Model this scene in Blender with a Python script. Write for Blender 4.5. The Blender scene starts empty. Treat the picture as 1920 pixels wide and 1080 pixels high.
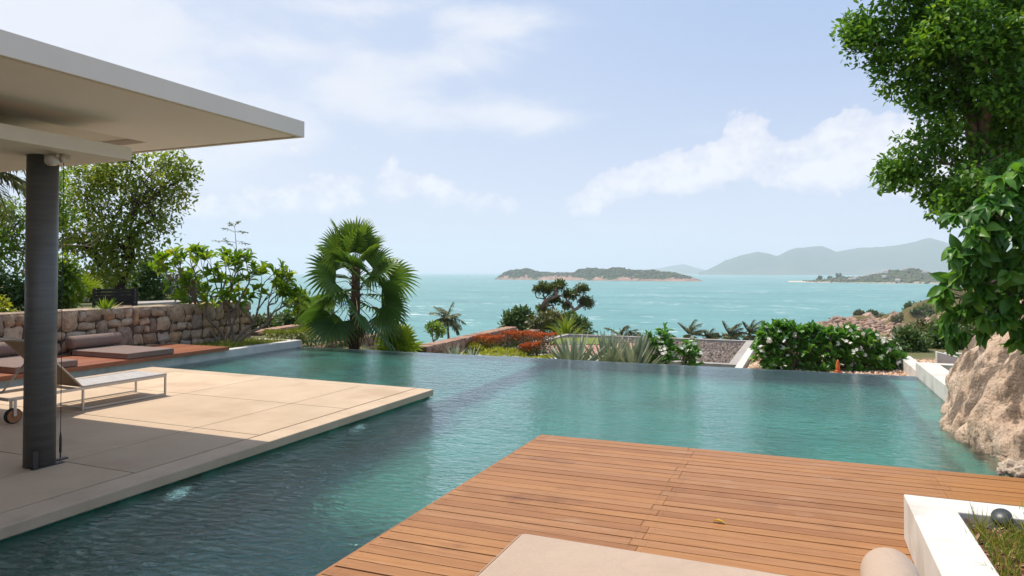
import bpy, math, random
import numpy as np
from mathutils import Vector, Matrix, noise as mnoise

R_ = math.radians
scene = bpy.context.scene
COL = scene.collection
rng = np.random.default_rng(7)
random.seed(7)

# ------------------------------------------------------------------ camera
YAW, PITCH, FOC, HOR = R_(22.87), R_(1.0), 1280.0, 511.0
CAMZ = 1.7
cy0 = HOR - FOC * math.tan(PITCH)
cam_d = bpy.data.cameras.new("camera")
cam_d.sensor_width = 36
cam_d.lens = 24
cam_d.shift_y = -(540 - cy0) / 1920
cam_d.clip_start = 0.05
cam_d.clip_end = 80000
cam = bpy.data.objects.new("camera", cam_d)
COL.objects.link(cam)
cam.location = (0, 0, CAMZ)
cam.rotation_euler = (R_(90) + PITCH, 0, YAW)
scene.camera = cam

# ------------------------------------------------------------------ sky, sun, exposure
SUN_EL = R_(65)
SUN_AZ = R_(-84)            # from +Y towards +X
sky_dir = Vector((math.sin(SUN_AZ) * math.cos(SUN_EL), math.cos(SUN_AZ) * math.cos(SUN_EL), math.sin(SUN_EL)))
sun_l = bpy.data.lights.new("sun", 'SUN')
sun_l.energy = 3.7
sun_l.angle = R_(0.5)
sun_l.color = (1.0, 0.92, 0.80)
sun_o = bpy.data.objects.new("sun", sun_l)
COL.objects.link(sun_o)
sun_o.rotation_euler = sky_dir.to_track_quat('Z', 'Y').to_euler()
scene.view_settings.view_transform = 'Standard'
scene.view_settings.look = 'None'
scene.view_settings.exposure = 0.44
scene.view_settings.gamma = 1
scene.view_settings.use_curve_mapping = False
scene.cycles.use_denoising = True
scene.cycles.max_bounces = 8
scene.cycles.transparent_max_bounces = 16
scene.cycles.volume_bounces = 2
scene.cycles.sample_clamp_indirect = 6
scene.cycles.caustics_reflective = False
scene.cycles.caustics_refractive = True
sun_l.cycles.is_caustics_light = True


class NT:
    """small helper for node trees"""
    def __init__(self, tree):
        self.t = tree
        tree.nodes.clear()

    def n(self, typ, **kw):
        nd = self.t.nodes.new(typ)
        for k, v in kw.items():
            if k == 'ins':
                for kk, vv in v.items():
                    s = nd.inputs[kk]
                    if hasattr(vv, 'is_linked') or hasattr(vv, 'node'):
                        self.t.links.new(vv, s)
                    else:
                        s.default_value = vv
            else:
                setattr(nd, k, v)
        return nd

    def m(self, op, a, b=None, c=None, clamp=False):
        nd = self.t.nodes.new('ShaderNodeMath')
        nd.operation = op
        nd.use_clamp = clamp
        for i, v in enumerate((a, b, c)):
            if v is None:
                continue
            if hasattr(v, 'node'):
                self.t.links.new(v, nd.inputs[i])
            else:
                nd.inputs[i].default_value = v
        return nd.outputs[0]

    def mix(self, fac, a, b, blend='MIX'):
        nd = self.t.nodes.new('ShaderNodeMix')
        nd.data_type = 'RGBA'
        nd.blend_type = blend
        for s, v in ((nd.inputs[0], fac), (nd.inputs[6], a), (nd.inputs[7], b)):
            if hasattr(v, 'node'):
                self.t.links.new(v, s)
            else:
                s.default_value = v if not isinstance(v, tuple) or len(v) == 4 else (*v, 1)
        return nd.outputs[2]

    def noise(self, vec, scale, detail=4, rough=.55, dist=0.0):
        nd = self.n('ShaderNodeTexNoise', ins={'Scale': scale, 'Detail': detail, 'Roughness': rough, 'Distortion': dist})
        if vec is not None:
            self.t.links.new(vec, nd.inputs['Vector'])
        return nd.outputs[0]

    def ramp(self, fac, stops, interp='LINEAR'):
        nd = self.t.nodes.new('ShaderNodeValToRGB')
        cr = nd.color_ramp
        cr.interpolation = interp
        while len(cr.elements) < len(stops):
            cr.elements.new(0.5)
        for e, (p, c) in zip(cr.elements, stops):
            e.position = p
            e.color = (*c, 1) if len(c) == 3 else c
        self.t.links.new(fac, nd.inputs[0])
        return nd.outputs[0]

    def mapping(self, vec, scale=(1, 1, 1), rot=(0, 0, 0), loc=(0, 0, 0)):
        nd = self.n('ShaderNodeMapping', ins={'Scale': scale, 'Rotation': rot, 'Location': loc})
        self.t.links.new(vec, nd.inputs['Vector'])
        return nd.outputs[0]

    def smooth(self, v, lo, hi):
        nd = self.n('ShaderNodeMapRange', interpolation_type='SMOOTHSTEP', ins={'From Min': lo, 'From Max': hi})
        self.t.links.new(v, nd.inputs['Value'])
        return nd.outputs[0]

    def link(self, a, b):
        self.t.links.new(a, b)


def build_world():
    w = bpy.data.worlds.new("World")
    scene.world = w
    w.use_nodes = True
    w.cycles.sampling_method = 'MANUAL'
    w.cycles.sample_map_resolution = 512
    T = NT(w.node_tree)
    sky = T.n('ShaderNodeTexSky', sky_type='NISHITA', sun_disc=False, sun_elevation=SUN_EL,
              sun_rotation=SUN_AZ % (2 * math.pi), altitude=30, air_density=1.0, dust_density=2.0, ozone_density=1.5)
    co = T.n('ShaderNodeTexCoord').outputs['Generated']
    sx = T.n('ShaderNodeSeparateXYZ', ins={0: co})
    x, y, z = sx.outputs
    az = T.m('MULTIPLY', T.m('ARCTAN2', x, y), 180 / math.pi)
    el = T.m('MULTIPLY', T.m('ARCSINE', z), 180 / math.pi)

    def ae(px, py):
        return (-22.87 + math.degrees(math.atan((px - 960) / FOC)),
                math.degrees(math.atan((HOR - py) / math.hypot(FOC, px - 960))))

    def blobs(lst):
        tot = None
        for (px, py, rx, ry, amp) in lst:
            a, e = ae(px, py)
            k = 180 / math.pi / FOC
            du = T.m('MULTIPLY', T.m('SUBTRACT', az, a), 1 / (rx * k * .85))
            dv = T.m('MULTIPLY', T.m('SUBTRACT', el, e), 1 / (ry * k))
            r2 = T.m('ADD', T.m('MULTIPLY', du, du), T.m('MULTIPLY', dv, dv))
            g = T.m('MULTIPLY', T.m('EXPONENT', T.m('MULTIPLY', r2, -1.0)), amp)
            tot = g if tot is None else T.m('ADD', tot, g)
        return tot

    n1 = T.noise(T.mapping(co, (1, 1, 1.35)), 13.0, 9, .6)
    n2 = T.noise(T.mapping(co, (1, 1, 2.6), rot=(0, .12, 0)), 4.0, 8, .6, .4)
    n3 = T.noise(T.mapping(co, (1, 1, 1.2), loc=(3, 1, 2)), 34.0, 6, .6)
    n4 = T.noise(T.mapping(co, (1, 1, 2.2), loc=(1, 5, 2)), 7.0, 9, .62, .5)
    cum = blobs([(370, 400, 60, 40, .9), (450, 385, 70, 38, .95), (550, 372, 70, 40, 1), (650, 362, 80, 42, 1), (735, 335, 50, 42, 1.05),
                 (815, 350, 50, 34, .9), (900, 385, 60, 40, .6), (985, 390, 60, 40, .5),
                 (1100, 385, 50, 34, .85), (1165, 352, 60, 40, 1), (1250, 322, 70, 44, 1), (1330, 305, 60, 46, 1.05), (1402, 268, 46, 46, 1.1),
                 (1470, 310, 70, 50, 1.0), (1560, 300, 70, 50, 1.0), (1604, 240, 42, 48, 1.1), (1670, 280, 70, 60, 1.0), (1780, 300, 90, 60, 1.0),
                 (660, 268, 50, 22, .62), (560, 280, 70, 20, .4),
                 (2100, 350, 160, 60, 1), (-200, 390, 200, 60, 1), (2600, 330, 300, 70, 1)])
    cum = T.m('MINIMUM', cum, 1.0)
    fld = T.m('ADD', cum, T.m('ADD', T.m('MULTIPLY', T.m('SUBTRACT', n1, .5), 2.3), T.m('MULTIPLY', T.m('SUBTRACT', n3, .5), 1.0)))
    cmask = T.m('MULTIPLY', T.smooth(fld, .50, .70), T.smooth(el, 1.8, 5.5))
    veil = blobs([(600, 440, 420, 80, .5), (1450, 410, 420, 100, .6), (1000, 470, 900, 60, .3)])
    veil = T.m('MULTIPLY', veil, T.m('ADD', .45, n2))
    cir = blobs([(680, 165, 150, 50, .7), (860, 205, 240, 42, .75), (1010, 225, 120, 30, .6), (930, 40, 140, 55, .75), (640, 0, 150, 30, .7),
                 (810, 120, 100, 26, .5), (480, 85, 120, 18, .5), (900, 90, 260, 70, .5), (480, 330, 260, 90, .45), (60, 60, 330, 170, 1.0), (380, 260, 200, 60, .7), (-300, 100, 500, 200, .9),
                 (1320, 250, 160, 20, .35), (1250, 430, 250, 36, .4)])
    cir = T.m('MINIMUM', cir, 1.1)
    cfl = T.m('ADD', cir, T.m('ADD', T.m('MULTIPLY', T.m('SUBTRACT', n2, .5), 1.6), T.m('MULTIPLY', T.m('SUBTRACT', n4, .5), 1.4)))
    cirm = T.m('MULTIPLY', T.smooth(cfl, .28, 1.2), .9)
    # lit tops / greyer bases on the cumulus
    shade = T.smooth(T.m('ADD', fld, T.m('MULTIPLY', T.m('SUBTRACT', n3, .5), .8)), .55, 1.3)
    cumc = T.mix(shade, CUM_LO, CUM_HI)
    # bright tropical haze in front of the blue
    lowh = T.smooth(el, 22, 0)
    left = T.smooth(az, 5, -55)
    hz = T.mix(lowh, HZ_UP, HZ_LOW)
    hz = T.mix(T.m('MULTIPLY', left, .6), hz, HZ_LEFT)
    base = T.mix(T.m('ADD', .70, T.m('MULTIPLY', T.smooth(el, 70, 25), .2)), sky.outputs[0], hz)
    c = T.mix(T.m('MINIMUM', cirm, 1.0), base, CIRRUS)
    c = T.mix(T.m('MINIMUM', veil, .75), c, VEIL)
    c = T.mix(T.m('MULTIPLY', cmask, .95), c, cumc)
    c = T.mix(T.smooth(el, -1, -8), c, (2.2, 3.6, 3.6))
    bg = T.n('ShaderNodeBackground', ins={'Color': c, 'Strength': .1})
    out = T.n('ShaderNodeOutputWorld')
    T.link(bg.outputs[0], out.inputs[0])


HZ_UP, HZ_LOW, HZ_LEFT = (3.3, 4.35, 6.5), (4.9, 5.4, 6.85), (6.2, 6.5, 7.4)
CUM_LO, CUM_HI, CIRRUS, VEIL = (5.7, 5.9, 7.0), (7.3, 7.25, 7.5), (6.6, 6.75, 7.3), (5.3, 5.6, 6.85)
build_world()

# ------------------------------------------------------------------ projection helpers (photo pixel -> place)
F0 = np.array([-math.sin(YAW), math.cos(YAW), 0])
RT = np.array([math.cos(YAW), math.sin(YAW), 0])
ZZ = np.array([0, 0, 1.0])
FV = F0 * math.cos(PITCH) + ZZ * math.sin(PITCH)
UV = ZZ * math.cos(PITCH) - F0 * math.sin(PITCH)
CP = np.array([0, 0, CAMZ])


def ray(px, py):
    return FV + RT * (px - 960) / FOC + UV * (cy0 - py) / FOC


def at_z(px, py, z):
    r = ray(px, py)
    return CP + r * ((z - CAMZ) / r[2])


def at_d(px, py, d):
    r = ray(px, py)
    return CP + r * (d / (r @ F0))


def at_x(px, py, x):
    r = ray(px, py)
    return CP + r * (x / r[0])


def at_y(px, py, y):
    r = ray(px, py)
    return CP + r * (y / r[1])


# ------------------------------------------------------------------ object helpers
def thing(name, label, cat, loc=(0, 0, 0), group=None):
    o = bpy.data.objects.new(name, None)
    o.empty_display_size = .2
    COL.objects.link(o)
    o.location = tuple(float(v) for v in loc)
    o['label'] = label
    o['category'] = cat
    if group:
        o['group'] = group
    return o


def tag(o, label, cat, group=None):
    o['label'] = label
    o['category'] = cat
    if group:
        o['group'] = group
    return o


def wloc(o):
    v = Vector((0, 0, 0))
    while o is not None:
        v += o.location
        o = o.parent
    return v


def link_mesh(name, me, mat, parent=None, kind=None):
    me.materials.append(mat)
    o = bpy.data.objects.new(name, me)
    COL.objects.link(o)
    if parent is not None:
        o.parent = parent
        root = parent
        while root.parent is not None:
            root = root.parent
        if parent is root:
            o.matrix_parent_inverse = Matrix.Translation(root.location).inverted()
    if kind:
        o['kind'] = kind
    return o


def np_mesh(name, V, Fc, nper, rnd=None, smooth=False):
    """V (n,3); Fc (m,nper)"""
    me = bpy.data.meshes.new(name)
    V = np.asarray(V, np.float32)
    Fc = np.asarray(Fc, np.int32)
    me.vertices.add(len(V))
    me.vertices.foreach_set('co', V.ravel())
    me.loops.add(Fc.size)
    me.loops.foreach_set('vertex_index', Fc.ravel())
    me.polygons.add(len(Fc))
    me.polygons.foreach_set('loop_start', np.arange(0, Fc.size, nper, dtype=np.int32))
    try:
        me.polygons.foreach_set('loop_total', np.full(len(Fc), nper, np.int32))
    except Exception:
        pass
    if smooth:
        me.polygons.foreach_set('use_smooth', np.ones(len(Fc), bool))
    if rnd is not None:
        a = me.attributes.new('rnd', 'FLOAT', 'POINT')
        a.data.foreach_set('value', np.asarray(rnd, np.float32))
    me.update(calc_edges=True)
    me.validate()
    return me


class MB:
    def __init__(self):
        self.v, self.f, self.r = [], [], []

    def add(self, vs, fs, rnd=.5):
        o = len(self.v)
        self.v += [tuple(map(float, q)) for q in vs]
        self.f += [tuple(o + i for i in q) for q in fs]
        self.r += [rnd] * len(vs)
        return self

    def box(self, x0, y0, z0, x1, y1, z1, rnd=.5):
        return self.prism([(x0, y0), (x1, y0), (x1, y1), (x0, y1)], z0, z1, rnd)

    def prism(self, poly, z0, z1, rnd=.5):
        n = len(poly)
        a = sum(poly[i][0] * poly[(i + 1) % n][1] - poly[(i + 1) % n][0] * poly[i][1] for i in range(n))
        if a < 0:
            poly = poly[::-1]
        z0s = z0 if isinstance(z0, (list, tuple)) else [z0] * n
        z1s = z1 if isinstance(z1, (list, tuple)) else [z1] * n
        vs = [(p[0], p[1], z) for p, z in zip(poly, z0s)] + [(p[0], p[1], z) for p, z in zip(poly, z1s)]
        fs = [tuple(range(n - 1, -1, -1)), tuple(range(n, 2 * n))]
        fs += [(i, (i + 1) % n, n + (i + 1) % n, n + i) for i in range(n)]
        return self.add(vs, fs, rnd)

    def tube(self, pts, rad, n=8, caps=True, rnd=.5):
        pts = [np.array(p, float) for p in pts]
        m = len(pts)
        if not hasattr(rad, '__len__'):
            rad = [rad] * m
        vs, fs = [], []
        ref = None
        for i in range(m):
            t = pts[min(i + 1, m - 1)] - pts[max(i - 1, 0)]
            t /= (np.linalg.norm(t) + 1e-9)
            if ref is None:
                ref = np.array([0, 0, 1.0]) if abs(t[2]) < .9 else np.array([1.0, 0, 0])
            s = np.cross(t, ref)
            s /= (np.linalg.norm(s) + 1e-9)
            u = np.cross(s, t)
            ref = u
            for k in range(n):
                an = 2 * math.pi * k / n
                vs.append(pts[i] + rad[i] * (math.cos(an) * s + math.sin(an) * u))
        for i in range(m - 1):
            for k in range(n):
                fs.append((i * n + k, i * n + (k + 1) % n, (i + 1) * n + (k + 1) % n, (i + 1) * n + k))
        if caps:
            fs.append(tuple(range(n - 1, -1, -1)))
            fs.append(tuple((m - 1) * n + k for k in range(n)))
        return self.add(vs, fs, rnd)

    def build(self, name, mat, parent=None, kind=None, smooth=False, bevel=0, seg=2):
        me = bpy.data.meshes.new(name)
        me.from_pydata(self.v, [], self.f)
        if smooth:
            me.polygons.foreach_set('use_smooth', np.ones(len(me.polygons), bool))
        a = me.attributes.new('rnd', 'FLOAT', 'POINT')
        a.data.foreach_set('value', np.asarray(self.r, np.float32))
        me.update()
        o = link_mesh(name, me, mat, parent, kind)
        if bevel:
            b = o.modifiers.new('bevel', 'BEVEL')
            b.width = bevel
            b.segments = seg
            b.limit_method = 'ANGLE'
            b.angle_limit = R_(40)
        return o


def grid_mesh(name, P, smooth=True):
    """P (rows, cols, 3)"""
    r, c = P.shape[:2]
    idx = np.arange(r * c).reshape(r, c)
    Fq = np.stack([idx[:-1, :-1], idx[:-1, 1:], idx[1:, 1:], idx[1:, :-1]], -1).reshape(-1, 4)
    return np_mesh(name, P.reshape(-1, 3), Fq, 4, None, smooth)


def fbm(p, o=4, h=1.0, l=2.0):
    return mnoise.fractal(Vector(p), h, l, o)


# ------------------------------------------------------------------ materials
MATS = {}


def newmat(name):
    m = bpy.data.materials.new(name)
    m.use_nodes = True
    T = NT(m.node_tree)
    out = T.n('ShaderNodeOutputMaterial')
    return m, T, out


def surf(name, c1, c2=None, scale=6, rough=.7, bump=0.0, bscale=None, spec=.3, detail=6, stretch=(1, 1, 1), c3=None, s3=1.2, metal=0.0, rndmix=0.0, lo=.35, hi=.65, bdist=.02):
    m, T, out = newmat(name)
    co = T.n('ShaderNodeTexCoord').outputs['Object']
    v = T.mapping(co, stretch)
    c2 = c2 or tuple(x * .82 for x in c1)
    n = T.noise(v, scale, detail, .6)
    col = T.ramp(n, [(lo, c1), (hi, c2)])
    if c3:
        n3 = T.noise(T.mapping(co, loc=(5, 3, 1)), s3, 5, .6)
        col = T.mix(T.smooth(n3, .5, .72), col, c3)
    if rndmix:
        at = T.n('ShaderNodeAttribute', attribute_name='rnd').outputs['Fac']
        k = T.m('ADD', 1 - rndmix, T.m('MULTIPLY', at, 2 * rndmix))
        vm = T.n('ShaderNodeVectorMath', operation='SCALE', ins={0: col, 'Scale': k})
        col = vm.outputs[0]
    p = T.n('ShaderNodeBsdfPrincipled', ins={'Base Color': col, 'Roughness': rough, 'Specular IOR Level': spec, 'Metallic': metal})
    if bump:
        b = T.n('ShaderNodeBump', ins={'Strength': bump, 'Distance': bdist, 'Height': T.noise(v, bscale or scale * 3, 8, .62)})
        T.link(b.outputs[0], p.inputs['Normal'])
    T.link(p.outputs[0], out.inputs[0])
    return m


def cloth(name, c1, c2):
    m, T, out = newmat(name)
    co = T.n('ShaderNodeTexCoord').outputs['Object']
    n = T.noise(co, 2.2, 6, .6)
    w = T.noise(co, 260, 2, .5)
    col = T.mix(T.m('MULTIPLY', T.smooth(n, .4, .7), .5), (*c1, 1), (*c2, 1))
    col = T.mix(T.m('MULTIPLY', T.smooth(w, .45, .6), .22), col, T.mix(1.0, col, (.62, .6, .58), 'MULTIPLY'))
    p = T.n('ShaderNodeBsdfPrincipled', ins={'Base Color': col, 'Roughness': .95, 'Specular IOR Level': .08, 'Sheen Weight': .15})
    h = T.m('ADD', T.m('MULTIPLY', T.noise(T.mapping(co, (1, 2.2, 1)), 3.2, 5, .55, 1.2), 1.0), T.m('MULTIPLY', w, .03))
    b = T.n('ShaderNodeBump', ins={'Strength': .55, 'Distance': .035, 'Height': h})
    T.link(b.outputs[0], p.inputs['Normal'])
    T.link(p.outputs[0], out.inputs[0])
    return m


def leafmat(name, stops, trans=.35, rough=.42, spec=.35, tcol=None):
    m, T, out = newmat(name)
    at = T.n('ShaderNodeAttribute', attribute_name='rnd').outputs['Fac']
    col = T.ramp(at, stops)
    p = T.n('ShaderNodeBsdfPrincipled', ins={'Base Color': col, 'Roughness': rough, 'Specular IOR Level': spec})
    tc = T.mix(1.0, col, tcol or (1.7, 1.55, .6), 'MULTIPLY')
    tr = T.n('ShaderNodeBsdfTranslucent', ins={'Color': tc})
    mx = T.n('ShaderNodeMixShader', ins={0: trans})
    T.link(p.outputs[0], mx.inputs[1])
    T.link(tr.outputs[0], mx.inputs[2])
    T.link(mx.outputs[0], out.inputs[0])
    return m


def wood_deck(name, cols, along, stain=True, gloss=.45):
    m, T, out = newmat(name)
    co = T.n('ShaderNodeTexCoord').outputs['Object']
    at = T.n('ShaderNodeAttribute', attribute_name='rnd').outputs['Fac']
    off = T.n('ShaderNodeCombineXYZ', ins={0: T.m('MULTIPLY', at, 37.0), 1: T.m('MULTIPLY', at, 11.0), 2: at})
    vv = T.n('ShaderNodeVectorMath', operation='ADD', ins={0: co, 1: off.outputs[0]}).outputs[0]
    st = (1.2, 24, 24) if along == 'x' else (24, 1.2, 24)
    g = T.noise(T.mapping(vv, st), 2.2, 8, .65, .6)
    base = T.ramp(at, [(0, cols[0]), (.5, cols[1]), (1, cols[2])])
    col = T.mix(T.smooth(g, .3, .75), base, T.mix(1.0, base, (.72, .66, .6), 'MULTIPLY'))
    fine = T.noise(T.mapping(vv, tuple(4 * s for s in st)), 2, 3, .6)
    col = T.mix(T.m('MULTIPLY', T.smooth(fine, .5, .8), .35), col, T.mix(1.0, col, (.6, .55, .5), 'MULTIPLY'))
    if stain:
        s = T.noise(T.mapping(co, (1, 1.6, 1), loc=(2.2, 1, 0)), .9, 5, .65)
        col = T.mix(T.m('MULTIPLY', T.smooth(s, .54, .70), .75), col, T.mix(1.0, col, (.55, .5, .5), 'MULTIPLY'))
        s2 = T.noise(T.mapping(co, (1, 2, 1), loc=(7.2, 4, 0)), 1.6, 4, .6)
        col = T.mix(T.m('MULTIPLY', T.smooth(s2, .6, .75), .3), col, (.5, .36, .27))
    p = T.n('ShaderNodeBsdfPrincipled', ins={'Base Color': col, 'Roughness': gloss, 'Specular IOR Level': .3})
    b = T.n('ShaderNodeBump', ins={'Strength': .25, 'Distance': .004, 'Height': g})
    T.link(b.outputs[0], p.inputs['Normal'])
    T.link(p.outputs[0], out.inputs[0])
    return m


M = {}
M['white'] = surf('white_render', (.66, .63, .58), (.59, .56, .51), 3, .75, .15, 40, c3=(.50, .46, .40), s3=2.6, stretch=(1, 1, .5))
M['wall_white'] = surf('weathered_white_render', (.62, .59, .55), (.53, .51, .47), 4, .8, .1, 60, c3=(.45, .43, .41), s3=2.2)
M['roof'] = surf('roof_render', (.80, .75, .66), (.76, .71, .63), 1.2, .8, .05, 40)
M['soffit'] = surf('soffit_render', (.97, .91, .88), (.95, .89, .85), 1.0, .85, .03, 40)
M['terrace'] = surf('sandwash_terrace', (.565, .425, .295), (.50, .37, .25), 1.6, .8, .35, 220, c3=(.46, .33, .22), s3=.9, bdist=.004, rndmix=.10)
M['coping'] = surf('terrace_edge_stone', (.55, .42, .295), (.47, .35, .24), 2.4, .8, .4, 200, c3=(.38, .29, .19), s3=1.6, bdist=.004)
M['dark'] = surf('dark_joint', (.035, .03, .026), (.05, .04, .035), 8, .9)
M['deck'] = wood_deck('teak_deck', [(.315, .137, .046), (.415, .192, .064), (.37, .178, .072)], 'x')
M['platform'] = wood_deck('red_teak', [(.30, .10, .05), (.36, .13, .065), (.38, .16, .08)], 'y', False)
M['steel'] = surf('brushed_dark_steel', (.13, .132, .125), (.10, .10, .095), 3, .45, .06, 18, spec=.5, stretch=(1, 1, 10), metal=.1, detail=8, bdist=.002)
M['metal_pale'] = surf('champagne_metal', (.55, .50, .43), (.5, .45, .38), 8, .42, spec=.5, metal=.3)
M['metal_dark'] = surf('dark_iron', (.03, .03, .03), (.045, .04, .04), 8, .5, spec=.5)
M['weave'] = surf('white_sling', (.50, .475, .455), (.36, .34, .33), 9, .85, .3, 90, stretch=(.6, 7, 1))
M['weave_brown'] = surf('brown_sling', (.36, .27, .19), (.27, .2, .14), 18, .85, .3, 140, stretch=(1, 6, 6))
M['wheelwood'] = surf('wheel_wood', (.36, .17, .07), (.28, .12, .05), 9, .55)
M['rubber'] = surf('rubber', (.02, .018, .016), (.03, .027, .024), 9, .8)
M['granite'] = None
M['blockwall'] = surf('cream_sky_block_wall', (.66, .58, .48), (.6, .52, .43), 2, .8)  # for the unseen walls added to block sky light
M['mortar'] = surf('earthy_mortar', (.12, .085, .06), (.07, .05, .038), 14, .95)
M['slat'] = surf('charred_slats', (.022, .019, .018), (.035, .03, .028), 10, .7)
M['bark'] = surf('bark_grey', (.16, .12, .09), (.09, .065, .05), 7, .9, .6, 30, stretch=(1, 1, .3))
M['bark_red'] = surf('bark_redbrown', (.30, .20, .145), (.17, .105, .075), 6, .9, .6, 30, stretch=(1, 1, .3), c3=(.36, .28, .22), s3=4)
M['bark_dark'] = surf('bark_dark', (.07, .05, .038), (.04, .028, .022), 7, .9, .6, 30, stretch=(1, 1, .3))
M['bark_pale'] = surf('bark_plumeria', (.25, .20, .155), (.17, .13, .10), 6, .85, .4, 30)
M['palmtrunk'] = surf('palm_fibre', (.13, .075, .045), (.06, .035, .022), 14, .95, .8, 40, stretch=(1, 1, .35))
M['soil'] = surf('bark_mulch', (.20, .075, .04), (.09, .04, .025), 30, .95, .8, 60, c3=(.3, .16, .09), s3=14)
M['grass'] = surf('lawn_grass', (.17, .21, .035), (.12, .16, .025), 12, .9, .8, 60, c3=(.23, .22, .05), s3=2)
M['earth'] = surf('garden_earth', (.15, .13, .06), (.09, .11, .035), 2.5, .95, .8, 12, c3=(.20, .15, .09), s3=.7)
M['gravel_grey'] = surf('grey_gravel', (.30, .25, .22), (.12, .095, .085), 9, .95, .9, 11, lo=.42, hi=.58, bdist=.08)
M['gravel_tan'] = surf('tan_gravel', (.56, .40, .29), (.30, .17, .11), 12, .95, .9, 14, lo=.44, hi=.56, bdist=.06)
M['concrete'] = surf('grey_concrete', (.40, .37, .33), (.31, .28, .25), 3, .85, .3, 40)
M['paving_pink'] = surf('pink_paving', (.46, .24, .17), (.4, .2, .15), 3, .85)
M['paving_pale'] = surf('pale_slab', (.46, .50, .47), (.41, .45, .43), 2, .8)
M['orange'] = surf('orange_glaze', (.62, .16, .03), (.5, .1, .03), 12, .4)
M['pebble'] = surf('pale_pebble', (.5, .41, .32), (.4, .32, .24), 10, .85, .4, 60)


def masonry_mat(name, cols):
    m, T, out = newmat(name)
    co = T.n('ShaderNodeTexCoord').outputs['Object']
    at = T.n('ShaderNodeAttribute', attribute_name='rnd').outputs['Fac']
    base = T.ramp(at, [(i / (len(cols) - 1), c) for i, c in enumerate(cols)])
    n = T.noise(co, 9, 8, .65)
    col = T.mix(T.smooth(n, .35, .7), base, T.mix(1.0, base, (.62, .58, .56), 'MULTIPLY'))
    n2 = T.noise(T.mapping(co, loc=(3, 2, 1)), 30, 4, .6)
    col = T.mix(T.m('MULTIPLY', T.smooth(n2, .55, .75), .5), col, (.1, .085, .07))
    p = T.n('ShaderNodeBsdfPrincipled', ins={'Base Color': col, 'Roughness': .9, 'Specular IOR Level': .2})
    b = T.n('ShaderNodeBump', ins={'Strength': .9, 'Distance': .04, 'Height': T.noise(co, 16, 9, .7)})
    T.link(b.outputs[0], p.inputs['Normal'])
    T.link(p.outputs[0], out.inputs[0])
    return m


M['masonry'] = masonry_mat('rubble_stone', [(.50, .37, .25), (.60, .48, .35), (.38, .28, .20), (.60, .40, .23), (.52, .44, .36), (.32, .24, .175), (.56, .44, .31)])
M['masonry_pink'] = masonry_mat('pink_rubble', [(.42, .24, .16), (.48, .30, .21), (.36, .22, .16), (.5, .34, .26)])


def boulder_mat():
    m, T, out = newmat('granite_boulder')
    co = T.n('ShaderNodeTexCoord').outputs['Object']
    n = T.noise(co, 2.2, 9, .62)
    col = T.ramp(n, [(.28, (.54, .37, .255)), (.48, (.68, .50, .365)), (.68, (.75, .59, .46))])
    # crystals
    n2 = T.noise(co, 26, 5, .7)
    col = T.mix(T.m('MULTIPLY', T.smooth(n2, .51, .61), .72), col, (.31, .19, .12))
    n5 = T.noise(T.mapping(co, loc=(4, 4, 4)), 32, 4, .65)
    col = T.mix(T.m('MULTIPLY', T.smooth(n5, .53, .68), .6), col, (.70, .57, .45))
    # black weathering streaks running down
    n3 = T.noise(T.mapping(co, (2.0, 2.0, .55), loc=(1.3, .2, .1)), 1.6, 8, .68)
    col = T.mix(T.m('MULTIPLY', T.smooth(n3, .48, .57), .75), col, (.085, .065, .052))
    n4 = T.noise(T.mapping(co, loc=(9, 1, 4)), 1.1, 5, .6)
    col = T.mix(T.m('MULTIPLY', T.smooth(n4, .55, .75), .5), col, (.55, .36, .24))
    p = T.n('ShaderNodeBsdfPrincipled', ins={'Base Color': col, 'Roughness': .92, 'Specular IOR Level': .2})
    h = T.m('ADD', T.noise(co, 9, 9, .72), T.m('MULTIPLY', T.noise(co, 30, 6, .7), .7))
    b = T.n('ShaderNodeBump', ins={'Strength': .9, 'Distance': .05, 'Height': h})
    T.link(b.outputs[0], p.inputs['Normal'])
    T.link(p.outputs[0], out.inputs[0])
    return m


M['granite'] = boulder_mat()


def pool_tile_mat(name='pool_tile', k=1.0):
    m, T, out = newmat(name)
    co = T.n('ShaderNodeTexCoord').outputs['Object']
    br = T.n('ShaderNodeTexBrick', offset=.5, ins={'Scale': 1.0, 'Mortar Size': .006, 'Brick Width': .4, 'Row Height': .2, 'Bias': 0.0,
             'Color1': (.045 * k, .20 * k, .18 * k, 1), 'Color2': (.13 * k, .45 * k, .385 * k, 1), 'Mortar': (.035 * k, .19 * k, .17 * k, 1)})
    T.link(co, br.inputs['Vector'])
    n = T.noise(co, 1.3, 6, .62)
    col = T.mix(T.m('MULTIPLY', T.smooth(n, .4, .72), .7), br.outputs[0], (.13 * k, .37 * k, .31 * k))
    n2 = T.noise(T.mapping(co, loc=(4, 7, 1)), 1.1, 7, .7)
    col = T.mix(T.m('MULTIPLY', T.smooth(n2, .47, .62), .7), col, (.10 * k, .16 * k, .125 * k))
    p = T.n('ShaderNodeBsdfPrincipled', ins={'Base Color': col, 'Roughness': .8, 'Specular IOR Level': .1})
    T.link(p.outputs[0], out.inputs[0])
    return m


M['tile'] = pool_tile_mat()
M['tile_reflect'] = pool_tile_mat('shelf_tile_tree_reflection', .68)  # darker copy of the tile, tree reflections painted into its colour
M['rimstone'] = surf('grey_green_rim', (.27, .31, .28), (.22, .26, .24), 5, .6)


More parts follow.
